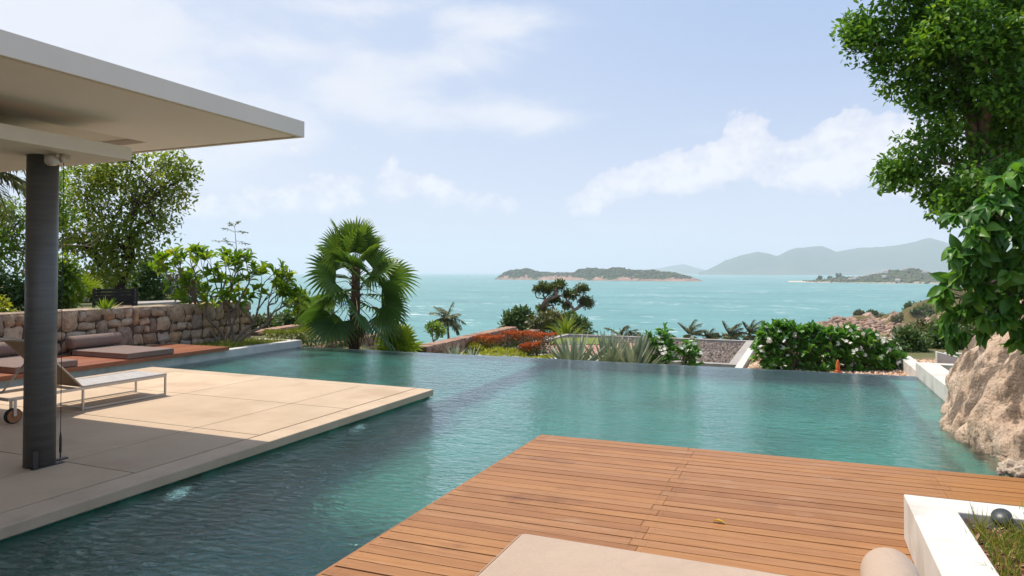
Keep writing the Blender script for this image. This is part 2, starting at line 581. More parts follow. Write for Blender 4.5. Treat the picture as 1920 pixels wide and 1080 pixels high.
def pool_water_mat():
    m, T, out = newmat('pool_water')
    co = T.n('ShaderNodeTexCoord').outputs['Object']
    n1 = T.noise(T.mapping(co, (1.0, 1.9, 1), rot=(0, 0, R_(-24))), 3.6, 3, .5, .5)
    n2 = T.noise(T.mapping(co, (1.0, 1.9, 1), rot=(0, 0, R_(-14))), 9, 4, .6, .8)
    h = T.m('ADD', T.m('MULTIPLY', n1, .8), T.m('MULTIPLY', n2, .62))
    b = T.n('ShaderNodeBump', ins={'Strength': 1.0, 'Distance': .033, 'Height': h})
    fr = T.n('ShaderNodeFresnel', ins={'IOR': 1.33})
    T.link(b.outputs[0], fr.inputs['Normal'])
    tr = T.n('ShaderNodeBsdfRefraction', ins={'Color': (.86, .99, .96, 1), 'IOR': 1.33, 'Roughness': 0.0})
    T.link(b.outputs[0], tr.inputs['Normal'])
    gl = T.n('ShaderNodeBsdfGlossy', ins={'Roughness': .03, 'Color': (.96, .98, 1, 1)})
    T.link(b.outputs[0], gl.inputs['Normal'])
    mx = T.n('ShaderNodeMixShader')
    T.link(fr.outputs[0], mx.inputs[0])
    T.link(tr.outputs[0], mx.inputs[1])
    T.link(gl.outputs[0], mx.inputs[2])
    T.link(mx.outputs[0], out.inputs[0])
    return m


M['water'] = pool_water_mat()


def sea_mat():
    m, T, out = newmat('sea_water')
    co = T.n('ShaderNodeTexCoord').outputs['Object']
    big = T.noise(T.mapping(co, (1, 2.6, 1), rot=(0, 0, YAW)), .004, 6, .6)
    col = T.ramp(big, [(.3, (.075, .245, .225)), (.5, (.11, .31, .28)), (.72, (.16, .37, .325))])
    rip = T.noise(T.mapping(co, (1, 3.2, 1), rot=(0, 0, YAW + .1)), .11, 7, .65)
    col = T.mix(T.smooth(rip, .35, .7), col, T.mix(1.0, col, (.62, .74, .78), 'MULTIPLY'))
    rip2 = T.noise(T.mapping(co, (1, 3.0, 1), rot=(0, 0, YAW), loc=(3, 9, 0)), .016, 6, .65)
    col = T.mix(T.smooth(rip2, .42, .66), col, T.mix(1.0, col, (.70, .80, .82), 'MULTIPLY'))
    cap = T.noise(T.mapping(co, (1, 2.4, 1), rot=(0, 0, YAW - .1), loc=(31, 7, 0)), .055, 7, .68)
    cl = T.noise(T.mapping(co, loc=(5, 5, 0)), .006, 3, .5)
    capm = T.smooth(T.m('ADD', cap, T.m('MULTIPLY', T.m('SUBTRACT', cl, .5), .25)), .61, .66)
    col = T.mix(T.m('MULTIPLY', capm, .85), col, (.85, .88, .86))
    p = T.n('ShaderNodeBsdfPrincipled', ins={'Base Color': col, 'Roughness': .35, 'Specular IOR Level': .35})
    b = T.n('ShaderNodeBump', ins={'Strength': .5, 'Distance': 1.2, 'Height': rip})
    T.link(b.outputs[0], p.inputs['Normal'])
    T.link(p.outputs[0], out.inputs[0])
    return m


M['sea'] = sea_mat()
M['foam'] = surf('sea_foam', (.86, .88, .87), (.75, .8, .8), .5, .9)


def land_mat(name, rock, rock2, green, green2, z0, z1, sc, thr=(.42, .6)):
    """rock low down, scrub above"""
    m, T, out = newmat(name)
    co = T.n('ShaderNodeTexCoord').outputs['Object']
    z = T.n('ShaderNodeSeparateXYZ', ins={0: co}).outputs[2]
    n = T.noise(co, sc, 8, .65)
    n2 = T.noise(T.mapping(co, loc=(50, 20, 3)), sc * .35, 6, .6)
    rk = T.ramp(n, [(.3, rock2), (.6, rock)])
    gr = T.ramp(T.noise(T.mapping(co, loc=(11, 20, 3)), sc * .8, 7, .65), [(.35, green2), (.65, green)])
    k = T.m('ADD', T.m('DIVIDE', T.m('SUBTRACT', z, z0), z1 - z0), T.m('MULTIPLY', T.m('SUBTRACT', n2, .5), 4.0))
    col = T.mix(T.smooth(k, *thr), rk, gr)
    p = T.n('ShaderNodeBsdfPrincipled', ins={'Base Color': col, 'Roughness': .95, 'Specular IOR Level': .1})
    b = T.n('ShaderNodeBump', ins={'Strength': .7, 'Distance': .35 / sc * .3, 'Height': n})
    T.link(b.outputs[0], p.inputs['Normal'])
    T.link(p.outputs[0], out.inputs[0])
    return m


G = {}
M['cushion'] = cloth('taupe_cushion_cloth', (.46, .345, .26), (.40, .295, .22))
M['cushion_brown'] = cloth('brown_cushion_cloth', (.235, .165, .135), (.20, .14, .115))
G['ficus'] = leafmat('ficus_leaf', [(0, (.035, .095, .018)), (.4, (.08, .19, .026)), (.7, (.16, .31, .038)), (1, (.32, .43, .06))], .40, .45, .25)
G['bigleaf'] = leafmat('broad_leaf', [(0, (.035, .11, .02)), (.5, (.075, .21, .03)), (.85, (.15, .32, .045)), (1, (.34, .38, .06))], .38, .38, .35)
G['plum'] = leafmat('plumeria_leaf', [(0, (.075, .175, .018)), (.5, (.15, .275, .024)), (.85, (.27, .37, .035)), (1, (.38, .33, .04))], .42, .35, .35)
G['plum_dark'] = leafmat('plumeria_leaf_dark', [(0, (0.051, 0.170, 0.034)), (.6, (0.093, 0.255, 0.037)), (.92, (0.153, 0.340, 0.051)), (1, (0.340, 0.374, 0.068))], .3, .35, .5)
G['acacia'] = leafmat('olive_leaf', [(0, (0.045, 0.075, 0.021)), (.6, (0.098, 0.135, 0.030)), (.9, (0.165, 0.173, 0.036)), (1, (0.240, 0.180, 0.045))], .38)
G['talltree'] = leafmat('tall_tree_leaf', [(0, (.09, .15, .028)), (.5, (.18, .25, .04)), (.85, (.30, .34, .055)), (1, (.38, .32, .07))], .48)
G['lush'] = leafmat('lime_leaf', [(0, (0.078, 0.169, 0.016)), (.6, (0.156, 0.260, 0.021)), (1, (0.312, 0.351, 0.026))], .42)
G['dark'] = leafmat('dark_leaf', [(0, (0.032, 0.072, 0.019)), (.6, (0.064, 0.128, 0.029)), (1, (0.128, 0.176, 0.038))], .3)
G['fan'] = leafmat('fan_palm_leaf', [(0, (.03, .085, .026)), (.5, (.07, .15, .03)), (.85, (.16, .25, .04)), (1, (.32, .34, .09))], .34, .38, .35)
G['fan_lime'] = leafmat('lime_palm_leaf', [(0, (0.075, 0.150, 0.019)), (.6, (0.163, 0.250, 0.025)), (1, (0.300, 0.325, 0.037))], .38)
G['dry'] = leafmat('dry_palm_leaf', [(0, (.11, .075, .045)), (1, (.24, .17, .1))], .25)
G['coco'] = leafmat('coconut_leaf', [(0, (0.075, 0.090, 0.033)), (.6, (0.135, 0.150, 0.053)), (1, (0.240, 0.225, 0.090))], .28)
G['agave'] = leafmat('agave_leaf', [(0, (0.221, 0.272, 0.196)), (.6, (0.348, 0.399, 0.297)), (1, (0.527, 0.544, 0.391))], .06, .6, .3)
G['red'] = leafmat('red_shoot_leaf', [(0, (.16, .07, .02)), (.3, (.36, .085, .025)), (.7, (.58, .17, .04)), (1, (.62, .34, .07))], .35, tcol=(1.5, 1.1, .6))
G['hedge'] = leafmat('hedge_leaf', [(0, (0.091, 0.124, 0.016)), (.6, (0.182, 0.221, 0.021)), (1, (0.338, 0.325, 0.033))], .35)
G['cover'] = leafmat('yellow_ground_cover_leaf', [(0, (0.182, 0.221, 0.019)), (.6, (0.312, 0.351, 0.026)), (1, (0.468, 0.442, 0.046))], .35)
G['blade'] = leafmat('grass_blade', [(0, (0.090, 0.135, 0.021)), (.6, (0.165, 0.240, 0.030)), (1, (0.390, 0.300, 0.090))], .35)
G['petal'] = leafmat('white_petal', [(0, (.75, .72, .62)), (1, (.85, .83, .78))], .3, .5, .3, tcol=(1, 1, .9))
G['scrub'] = leafmat('scrub_leaf', [(0, (0.061, 0.081, 0.027)), (.6, (0.101, 0.121, 0.041)), (1, (0.189, 0.155, 0.068))], .25)

# ------------------------------------------------------------------ leaves
def tmpl(secs, fold=.12):
    """secs: (t, halfwidth, up); first and last are single points"""
    vs, fs = [], []
    vs.append((secs[0][0], 0, secs[0][2]))
    prev = None
    for t, w, c in secs[1:-1]:
        i = len(vs)
        vs += [(t, -w, c + fold * w), (t, 0, c), (t, w, c + fold * w)]
        if prev is None:
            fs += [(0, i + 1, i), (0, i + 2, i + 1)]
        else:
            for k in range(2):
                fs += [(prev + k, prev + k + 1, i + k + 1), (prev + k, i + k + 1, i + k)]
        prev = i
    i = len(vs)
    vs.append((secs[-1][0], 0, secs[-1][2]))
    fs += [(prev, prev + 1, i), (prev + 1, prev + 2, i)]
    return np.array(vs, float), np.array(fs, int)


def tm_diamond():
    return np.array([(0, 0, 0), (.45, -.5, .06), (1, 0, -.05), (.45, .5, .06)], float), np.array([(0, 2, 1), (0, 3, 2)])


TD = tm_diamond()
T_OVATE = tmpl([(0, 0, 0), (.12, .22, .02), (.38, .5, .03), (.65, .40, -.03), (.86, .18, -.12), (1, 0, -.2)], .25)
T_PLUM = tmpl([(0, 0, 0), (.15, .10, .03), (.5, .42, .06), (.75, .5, .02), (.92, .3, -.06), (1, 0, -.1)], .25)
T_SWORD = tmpl([(0, 0, 0), (.05, .5, 0), (.5, .45, .0), (.8, .26, -.0), (1, 0, 0)], .035)
T_BLADE = tmpl([(0, 0, 0), (.03, .5, 0), (.4, .5, .05), (.75, .35, -.06), (1, 0, -.3)], .02)
T_HEX = (np.array([(0, 0, 0), (.3, -.5, .05), (.75, -.35, .02), (1, 0, -.05), (.75, .35, .02), (.3, .5, .05)], float),
         np.array([(0, 2, 1), (0, 3, 2), (0, 4, 3), (0, 5, 4)]))


def unit(a):
    return a / (np.linalg.norm(a, axis=-1, keepdims=True) + 1e-9)


def leaf_arrays(P, D, N, L, W, tm, rnd):
    V0, F0_ = tm
    n = len(P)
    D = unit(D)
    S = unit(np.cross(D, N))
    U = np.cross(S, D)
    L = np.broadcast_to(L, (n,))[:, None, None]
    W = np.broadcast_to(W, (n,))[:, None, None]
    V = P[:, None, :] + L * V0[None, :, 0:1] * D[:, None, :] + W * V0[None, :, 1:2] * S[:, None, :] + L * V0[None, :, 2:3] * U[:, None, :]
    k = len(V0)
    Fc = F0_[None] + (np.arange(n) * k)[:, None, None]
    return V.reshape(-1, 3), Fc.reshape(-1, 3), np.repeat(rnd, k)


def leaf_obj(name, parts, mat, parent=None, kind=None):
    Vs, Fs, Rs, o = [], [], [], 0
    for V, Fc, r in parts:
        Vs.append(V)
        Fs.append(Fc + o)
        Rs.append(r)
        o += len(V)
    me = np_mesh(name, np.concatenate(Vs), np.concatenate(Fs), 3, np.concatenate(Rs))
    return link_mesh(name, me, mat, parent, kind)


def blob_tips(blobs, n, d, dz=1.0, hollow=.55):
    """blobs: (px, py, rx_px, [ry_px]) at horizontal depth d -> points spread in ellipsoids"""
    ws = np.array([(b[2] * (b[3] if len(b) > 3 and b[3] else b[2])) ** .9 for b in blobs], float)
    ws /= ws.sum()
    out = []
    for b, w in zip(blobs, ws):
        k = max(1, int(round(n * w)))
        dd = d + (b[4] if len(b) > 4 else 0)
        c = at_d(b[0], b[1], dd)
        rx = b[2] * dd / FOC
        ry = (b[3] if len(b) > 3 and b[3] else b[2]) * dd / FOC
        q = unit(rng.normal(size=(k, 3))) * (rng.random((k, 1)) * (1 - hollow ** 3) + hollow ** 3) ** (1 / 3)
        out.append(c + RT * (q[:, :1] * rx) + F0 * (q[:, 1:2] * rx * dz) + ZZ * (q[:, 2:] * ry))
    return np.concatenate(out)


def crown(tips, per, sig, L, W, tm, centre=None, up=.25, out=.7, droop=0.0, jit=.8, rlo=0, rhi=1, lvar=.3, flat=1.0):
    """clusters of leaves round each tip"""
    n = len(tips) * per
    tp = np.repeat(tips, per, 0)
    off = rng.normal(size=(n, 3))
    off *= np.minimum(1, 1.7 / (np.linalg.norm(off, axis=1, keepdims=True) + 1e-9)) * sig
    off[:, 2] *= flat
    P = tp + off
    c = tips.mean(0) if centre is None else np.asarray(centre)
    o = unit(tp - c)
    D = unit(o * out + unit(rng.normal(size=(n, 3))) * jit + np.array([0, 0, -droop]))
    N = unit(np.array([0, 0, 1.0]) + o * .3 + rng.normal(size=(n, 3)) * .45)
    l = L * (1 + (rng.random(n) - .5) * 2 * lvar)
    base = np.repeat(rng.random(len(tips)), per)
    r = np.clip(rlo + (rhi - rlo) * (base * .45 + rng.random(n) * .55), 0, 1)
    return leaf_arrays(P, D, N, l, l * W, tm, r)


def whorls(tips, dirs, k, L, W, tm, spread=1.0, droop=.1, rlo=0, rhi=1):
    n = len(tips) * k
    P = np.repeat(tips, k, 0)
    A = unit(np.repeat(dirs, k, 0))
    q = unit(rng.normal(size=(n, 3)))
    q = unit(q - A * (q * A).sum(1, keepdims=True))
    e = (rng.random((n, 1)) * .9 + .15) * spread
    D = unit(A * (1 - e * .75) + q * e + np.array([0, 0, -droop]))
    N = unit(A + rng.normal(size=(n, 3)) * .25)
    l = L * (.65 + .5 * rng.random(n))
    base = np.repeat(rng.random(len(tips)), k)
    r = np.clip(rlo + (rhi - rlo) * (base * .5 + rng.random(n) * .5), 0, 1)
    P = P - A * (rng.random((n, 1)) * .12 * L)
    return leaf_arrays(P, D, N, l, l * W, tm, r)


# ------------------------------------------------------------------ branching
def grow(base, tips, r_tip, d0=(0, 0, 1), frac=.38, wob=.08, mb=None, nsides=6, power=.5, maxr=9, kfirst=None):
    mb = mb or MB()
    tips = np.asarray(tips)

    def curve(a, da, b, ra, rb):
        L = np.linalg.norm(b - a)
        c = a + da * L * .38
        pts, rr = [], []
        m = 5
        for i in range(m + 1):
            t = i / m
            p = (1 - t) ** 2 * a + 2 * t * (1 - t) * c + t * t * b
            if 0 < i < m:
                p = p + rng.normal(size=3) * wob * L * .25
            pts.append(p)
            rr.append(ra + (rb - ra) * t)
        mb.tube(pts, rr, nsides if ra > r_tip * 1.8 else max(4, nsides - 2), caps=False)
        d = pts[-1] - pts[-2]
        return d / (np.linalg.norm(d) + 1e-9)

    def rec(a, da, idx, depth):
        n = len(idx)
        ra = min(maxr, r_tip * n ** power)
        if n == 1:
            curve(a, da, tips[idx[0]], ra, r_tip * .55)
            return
        c = tips[idx].mean(0)
        node = a + (c - a) * (frac if n > 3 else .5) + rng.normal(size=3) * wob * np.linalg.norm(c - a)
        dn = curve(a, da, node, ra, ra * .8)
        k = 2 if n < 5 else int(rng.integers(2, 4))
        if depth == 0 and kfirst:
            k = kfirst
        k = min(k, n)
        cen = tips[rng.choice(idx, k, replace=False)]
        for _ in range(4):
            dist = ((tips[idx][:, None] - cen[None]) ** 2).sum(-1)
            lab = dist.argmin(1)
            cen = np.array([tips[idx][lab == j].mean(0) if (lab == j).any() else cen[j] for j in range(k)])
        for j in range(k):
            sub = idx[lab == j]
            if len(sub) == n:
                for i in sub:
                    curve(node, dn, tips[i], ra * .5, r_tip * .5)
                return
            if len(sub):
                rec(node, dn, sub, depth + 1)

    rec(np.asarray(base, float), np.asarray(d0, float), np.arange(len(tips)), 0)
    return mb


def tree(name, label, cat, base, tips, leafm, barkm, per, sig, L, W, tm=TD, r_tip=.02, group=None, nb=None, crown_kw=None, grow_kw=None, crown_name='crown', trunk_name='trunk'):
    t = thing(name, label, cat, base, group)
    sub = tips if nb is None or nb >= len(tips) else tips[rng.choice(len(tips), nb, replace=False)]
    grow(base, sub, r_tip, **(grow_kw or {})).build(trunk_name, M[barkm], t, smooth=True)
    leaf_obj(crown_name, [crown(tips, per, sig, L, W, tm, **(crown_kw or {}))], G[leafm], t)
    return t

# ================================================================== SETTING
def sstep(x, a, b):
    t = np.clip((x - a) / (b - a), 0, 1)
    return t * t * (3 - 2 * t)


def ground_h(x, y):
    x = np.asarray(x, float)
    y = np.asarray(y, float)
    dd = np.maximum(y * F0[1] + x * F0[0], 1.0)
    rr = (x * RT[0] + y * RT[1]) / dd          # bearing from the pool corner
    low = -1.72 + 1.15 * (1 - sstep(rr, -.225, -.165)) * (1 - sstep(dd, 26, 34))
    low = low - np.maximum(0, dd - 33) * .137
    up = .72 - np.maximum(0, y - 30) * .16
    k = 1 - sstep(x, -14.2, -13.3)
    k = k * (1 - sstep(y, 13.5, 14.6) * sstep(rr, -.5, -.44))
    h = low * (1 - k) + np.maximum(up, low) * k
    rt = np.where(y > 13.55, -.62, -.4) - np.maximum(0, y - 18) * .16
    k2 = sstep(x, 2.1, 2.16) * (1 - sstep(y, 60, 90))
    h = h * (1 - k2) + np.maximum(rt, low) * k2
    # under the villa and the pool
    inside = (x > -13.2) & (x < 2.1) & (y < 13.75)
    h = np.where(inside, -1.75, h)
    return np.maximum(h, -31)


def build_terrain():
    xs = np.concatenate([np.linspace(-420, -30, 50), np.linspace(-29, 12, 140), np.linspace(13, 240, 50)])
    ys = np.concatenate([np.linspace(-40, 10, 12), np.linspace(10.5, 45, 110), np.linspace(46, 330, 60)])
    X, Y = np.meshgrid(xs, ys)
    Z = ground_h(X, Y)
    P = np.stack([X, Y, Z], -1)
    me = grid_mesh('hillside', P)
    link_mesh('hillside', me, M['earth'], None, 'structure')


build_terrain()

mb = MB()
nseg = 96
mb.add([(60000 * math.cos(2 * math.pi * i / nseg), 60000 * math.sin(2 * math.pi * i / nseg), -28.3) for i in range(nseg)], [tuple(range(nseg))])
mb.build('sea', M['sea'], None, 'structure')

# ---------------------------------------------------------------- pool
XT, XD, XL, XR = -4.93, -2.50, -11.17, 1.85      # terrace edge, deck edge, left wall, right wall
WZ = -.10


def inf_y(x):
    return 13.32 + (x + 11.17) * .0246


def pool_floor():
    mb = MB()
    ys = [-6, 2, 4.5, 7, 9, 11, None]
    dp = [1.55, 1.5, 1.45, 1.35, 1.25, 1.15, 1.1]
    # deep part, between the terrace line and the right ledge
    xs = [XT, XD + 1.2, 1.42]
    rows = []
    for y, d in zip(ys, dp):
        rows.append([(x, (inf_y(x) - .2) if y is None else y, WZ - d) for x in xs])
    for i in range(len(rows) - 1):
        for j in range(2):
            mb.add([rows[i][j], rows[i][j + 1], rows[i + 1][j + 1], rows[i + 1][j]], [(0, 1, 2, 3)])
    # step face along the terrace line, shallow shelf on the left
    yl = inf_y(XT) - .2
    sh = MB()
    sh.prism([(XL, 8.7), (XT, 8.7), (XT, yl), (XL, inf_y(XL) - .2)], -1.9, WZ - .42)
    sh.build('pool_shelf', M['tile_reflect'], None, 'structure').cycles.is_caustics_receiver = True
    mb.prism([(XL, 2), (-10.6, 2), (-10.6, 8.72), (XL, 8.72)], -1.9, WZ - .42)
    mb.prism([(-13.2, -6), (XT - .05, -6), (XT - .05, 8.72), (-10.72, 8.82), (-10.72, 2), (-13.2, 2)], -1.9, -.097)
    # ledge along the right wall
    mb.prism([(1.42, 6.3), (XR + .2, 6.3), (XR + .2, inf_y(1.85) - .2), (1.42, inf_y(1.42) - .2)], -1.9, WZ - .30)
    mb.build('pool_basin', M['tile'], None, 'structure').cycles.is_caustics_receiver = True
    rim = MB()
    rim.prism([(XL - .1, inf_y(XL) - .2), (XR + .12, inf_y(XR) - .2), (XR + .12, inf_y(XR)), (XL - .1, inf_y(XL))], -1.7, WZ - .006)
    rim.build('pool_rim', M['rimstone'], None, 'structure')
    w = MB()
    w.add([(XL, -6, WZ), (XR + .3, -6, WZ), (XR + .3, 8.5, WZ), (XR + .02, inf_y(XR) + .01, WZ), (XL, inf_y(XL) + .01, WZ)], [(0, 1, 2, 3, 4)])
    w.build('pool_water', M['water'], None, 'structure', smooth=True).cycles.is_caustics_caster = True


pool_floor()

# ---------------------------------------------------------------- terrace
def terrace():
    mb = MB()
    mb.prism([(-13.2, -6), (XT - .07, -6), (XT - .07, 8.70), (-10.70, 8.80), (-10.70, 2), (-13.2, 2)], -.095, -.055)
    g = .006
    xs = [-10.78, -9.9, -8.0, -6.1, -5.22]
    ys = [-6, -3.4, -1.9, -.4, 1.1, 2.6, 4.12, 5.58, 7.08, 8.58]
    for i in range(len(xs) - 1):
        for j in range(len(ys) - 1):
            mb.box(xs[i] + g, ys[j] + g, -.06, xs[i + 1] - g, ys[j + 1] - g, 0, random.random())
    # edge strips
    c = MB()
    for j in range(len(ys) - 1):
        pass
    c.prism([(-5.22 + g, -6), (XT, -6), (XT, 8.75), (-5.22 + g, 8.75)], -.092, 0)
    c.prism([(-10.78, 8.58 + g), (-5.22 - g, 8.58 + g), (-5.22 - g, 8.76), (-10.78, 8.87)], -.092, 0)
    o = mb.build('terrace', M['terrace'], None, 'structure')
    c.build('terrace_edge', M['coping'], None, 'structure', bevel=.012)
    j = MB()
    j.box(-10.7, -5.9, -.05, -5.1, 8.6, -.045)
    j.build('joint_bed', M['dark'], o)


terrace()


# ---------------------------------------------------------------- pavilion: roof, beam, column
def pavilion():
    c = at_y(571, 258, 5.55)
    XE, YE, ZS = float(c[0]), float(c[1]), float(c[2])
    ZT = float(CAMZ + (at_y(571, 228, 5.55)[2] - CAMZ))
    t = thing('pavilion', 'white flat roofed pavilion with a round dark steel column at the terrace', 'pavilion', (-6.2, 3.96, 0))
    r = MB()
    r.prism([(-16, -7), (XE - .05, -7), (XE - .05, YE - .05), (-16, YE - .05)], ZT - .10, ZT - .003)
    r.prism([(XE - .05, -7), (XE, -7), (XE, YE), (-16, YE), (-16, YE - .05), (XE - .05, YE - .05)], ZS, ZT)
    r.build('roof', M['roof'], t, bevel=.004)
    s = MB()
    x1, y1 = -6.36, 5.14
    zs = ZS + .006
    s.box(x1, -7, zs, XE - .075, YE - .075, zs + .05)
    s.box(-16, y1, zs, x1, YE - .075, zs + .05)
    s.box(-16, -7, zs + .10, x1, y1, zs + .13)
    s.box(x1, -7, zs + .05, x1 + .03, y1, zs + .13)
    s.box(-16, y1, zs + .05, x1 + .03, y1 + .03, zs + .13)
    s.build('soffit', M['soffit'], t)
    b = MB()
    q = at_z(247, 302, 2.73)
    bx, by = float(q[0]), float(q[1])
    b.box(bx - 1.0, -7, 2.735, bx, by, 2.855)
    b.box(-16, by - 1.0, 2.735, bx - 1.0, by, 2.855)
    b.box(-16, -7, 2.86, bx - 3.2, by - 2.6, zs + .1)
    b.build('beam', M['roof'], t, bevel=.004)
    h = MB()  # unseen villa walls, added to cut sky fill from behind
    h.box(-16, -7.5, 0.002, -5.3, -4.6, 2.73)
    h.box(-5.3, -11, 0.002, 9, -7.5, 3.2)
    h.build('sky_block_wall', M['blockwall'], t)
    k = MB()
    k.box(-16, -7, 2.755, bx - 1.0, by - 1.0, 2.80)
    k.build('ceiling_panel', M['soffit'], t)
    cb = MB()
    cb.tube([(-6.2, 3.96, 0), (-6.2, 3.96, 2.74)], .122, 40)
    o = cb.build('column', M['steel'], t)
    for p in o.data.polygons:
        p.use_smooth = len(p.vertices) == 4
    pl = MB()
    pl.box(-6.12, 3.83, .001, -6.07, 4.10, .010)
    pl.box(-6.085, 3.83, .012, -6.075, 3.87, .16)
    pl.build('base_plate', M['metal_dark'], t)
    sp = MB()
    sp.box(-6.3, 3.9, 2.70, -5.93, 4.02, 2.735)
    sp.build('column_bracket', M['metal_pale'], t)
    # lamp on the beam beside the column
    l = thing('ceiling_spotlight', 'small round pale spotlight clamped beside the top of the dark column', 'spotlight', (-5.92, 3.9, 2.68))
    a = MB()
    a.tube([(-5.93, 3.95, 2.735), (-5.93, 3.95, 2.66)], .02, 10)
    a.build('lamp_arm', M['metal_pale'], l, smooth=True)
    h = MB()
    h.tube([(-5.96, 3.93, 2.665), (-5.93, 3.89, 2.66), (-5.86, 3.80, 2.65), (-5.855, 3.79, 2.65)], [.02, .038, .045, .036], 18)
    h.build('lamp_head', M['metal_pale'], l, smooth=True)
    # cable from the beam to the floor
    q = at_z(113, 862, 0)
    cx, cy = float(q[0]), float(q[1])
    w = thing('steel_cable', 'thin dark steel cable stretched from roof to floor beside the column', 'cable', (cx, cy, 0))
    m = MB()
    m.tube([(cx, cy, .25), (cx, cy, 2.74)], .0032, 6)
    m.build('wire', M['metal_dark'], w)
    m = MB()
    m.tube([(cx, cy, .02), (cx, cy, .06), (cx, cy, .07), (cx, cy, .2), (cx, cy, .25)], [.006, .006, .011, .011, .005], 8)
    m.build('turnbuckle', M['metal_dark'], w, smooth=True)
    m = MB()
    m.box(cx - .025, cy - .06, .001, cx + .025, cy + .06, .012)
    m.build('anchor_plate', M['metal_dark'], w)


pavilion()


# ---------------------------------------------------------------- wooden deck
def deck():
    mb = MB()
    pitch = .1155
    sk = .028
    y = 6.74
    i = 0
    x0, x1 = XD, 2.9
    while y > -2.2:
        joints = [x0 + .0, -.95 + (.012 if i % 3 else -.05), 1.02 + (.0 if i % 4 else .06), x1]
        if i % 7 == 3:
            joints = [x0, 1.02, x1]
        for a, b in zip(joints[:-1], joints[1:]):
            dz = random.uniform(-.0015, .0015)
            a2, b2 = a + .0007, b - .0007
            g = .0065 + random.random() * .0035
            ya0, ya1 = y - pitch + g, y - .002
            mb.prism([(a2, ya0 + sk * (a2 - x0)), (b2, ya0 + sk * (b2 - x0)), (b2, ya1 + sk * (b2 - x0)), (a2, ya1 + sk * (a2 - x0))],
                     -.028, dz, random.random())
        y -= pitch
        i += 1
    o = mb.build('deck', M['deck'], None, 'structure', bevel=.0035)
    scw = MB()
    y = 6.74
    while y > 1.5:
        for jx in (-2.44, -.99, -.90, .975, 1.065):
            for f in (.28, .72):
                cx_, cy_ = jx + random.uniform(-.006, .006), y - pitch * f + sk * (jx - x0) - .003
                scw.add([(cx_ + .0035 * math.cos(k * 1.0472), cy_ + .0035 * math.sin(k * 1.0472), .0022) for k in range(6)], [tuple(range(6))])
        y -= pitch
    scw.build('deck_screws', M['metal_dark'], o)['kind'] = 'stuff'
    u = MB()
    u.prism([(XD + .03, -2.2), (2.88, -2.2), (2.88, 6.84), (XD + .03, 6.70)], -.09, -.032)
    u.build('deck_subframe', M['dark'], o)
    e = MB()
    e.prism([(XD - .022, -2.2), (XD - .002, -2.2), (XD - .002, 6.735), (XD - .022, 6.735)], -.10, -.004, .2)
    e.prism([(XD - .022, 6.742), (2.9, 6.742 + sk * 5.4), (2.9, 6.762 + sk * 5.4), (XD - .022, 6.762)], -.10, -.003, .8)
    e.build('deck_edge_board', M['deck'], o)


deck()

# ---------------------------------------------------------------- cushions on the deck
def rounded_slab(x0, y0, z0, x1, y1, z1, name, mat, parent, bev=.035, pillow=.012):
    nx, ny = 24, 16
    mb = MB()
    mb.box(x0, y0, z0, x1, y1, z1)
    o = mb.build(name, mat, parent, bevel=bev, seg=5)
    return o


def bolster(x, y0, y1, z, r, name, mat, parent=None, axis='y'):
    mb = MB()
    e = .02
    prof = [(y0, r * .55), (y0 + .004, r * .86), (y0 + e, r * .97), (y0 + 2.2 * e, r)]
    ys = [p[0] for p in prof] + [y1 - 2.2 * e, y1 - e, y1 - .004, y1]
    rs = [p[1] for p in prof] + [r, r * .97, r * .86, r * .55]
    mb.tube([(x, y, z) for y in ys], rs, 36)
    o = mb.build(name, mat, parent)
    for p in o.data.polygons:
        p.use_smooth = True
    return o


t = thing('daybed_mattress', 'large pale taupe mattress lying on the brown deck in the foreground', 'mattress', (-.5, 3.2, 0))
rounded_slab(-1.575, 2.35, .004, .56, 3.885, .122, 'cushion', M['cushion'], t)
mb = MB()
for zz in (.018, .106):
    mb.tube([(-1.577, 2.4, zz), (-1.577, 3.855, zz), (-1.545, 3.887, zz), (.5, 3.887, zz)], .004, 6)
mb.build('piping', M['cushion'], t, smooth=True)
bo = bolster(.385, 2.45, 3.80, .247, .124, 'bolster', M['cushion'])
tag(bo, 'pale taupe round bolster on the foreground mattress beside the white planter', 'bolster')

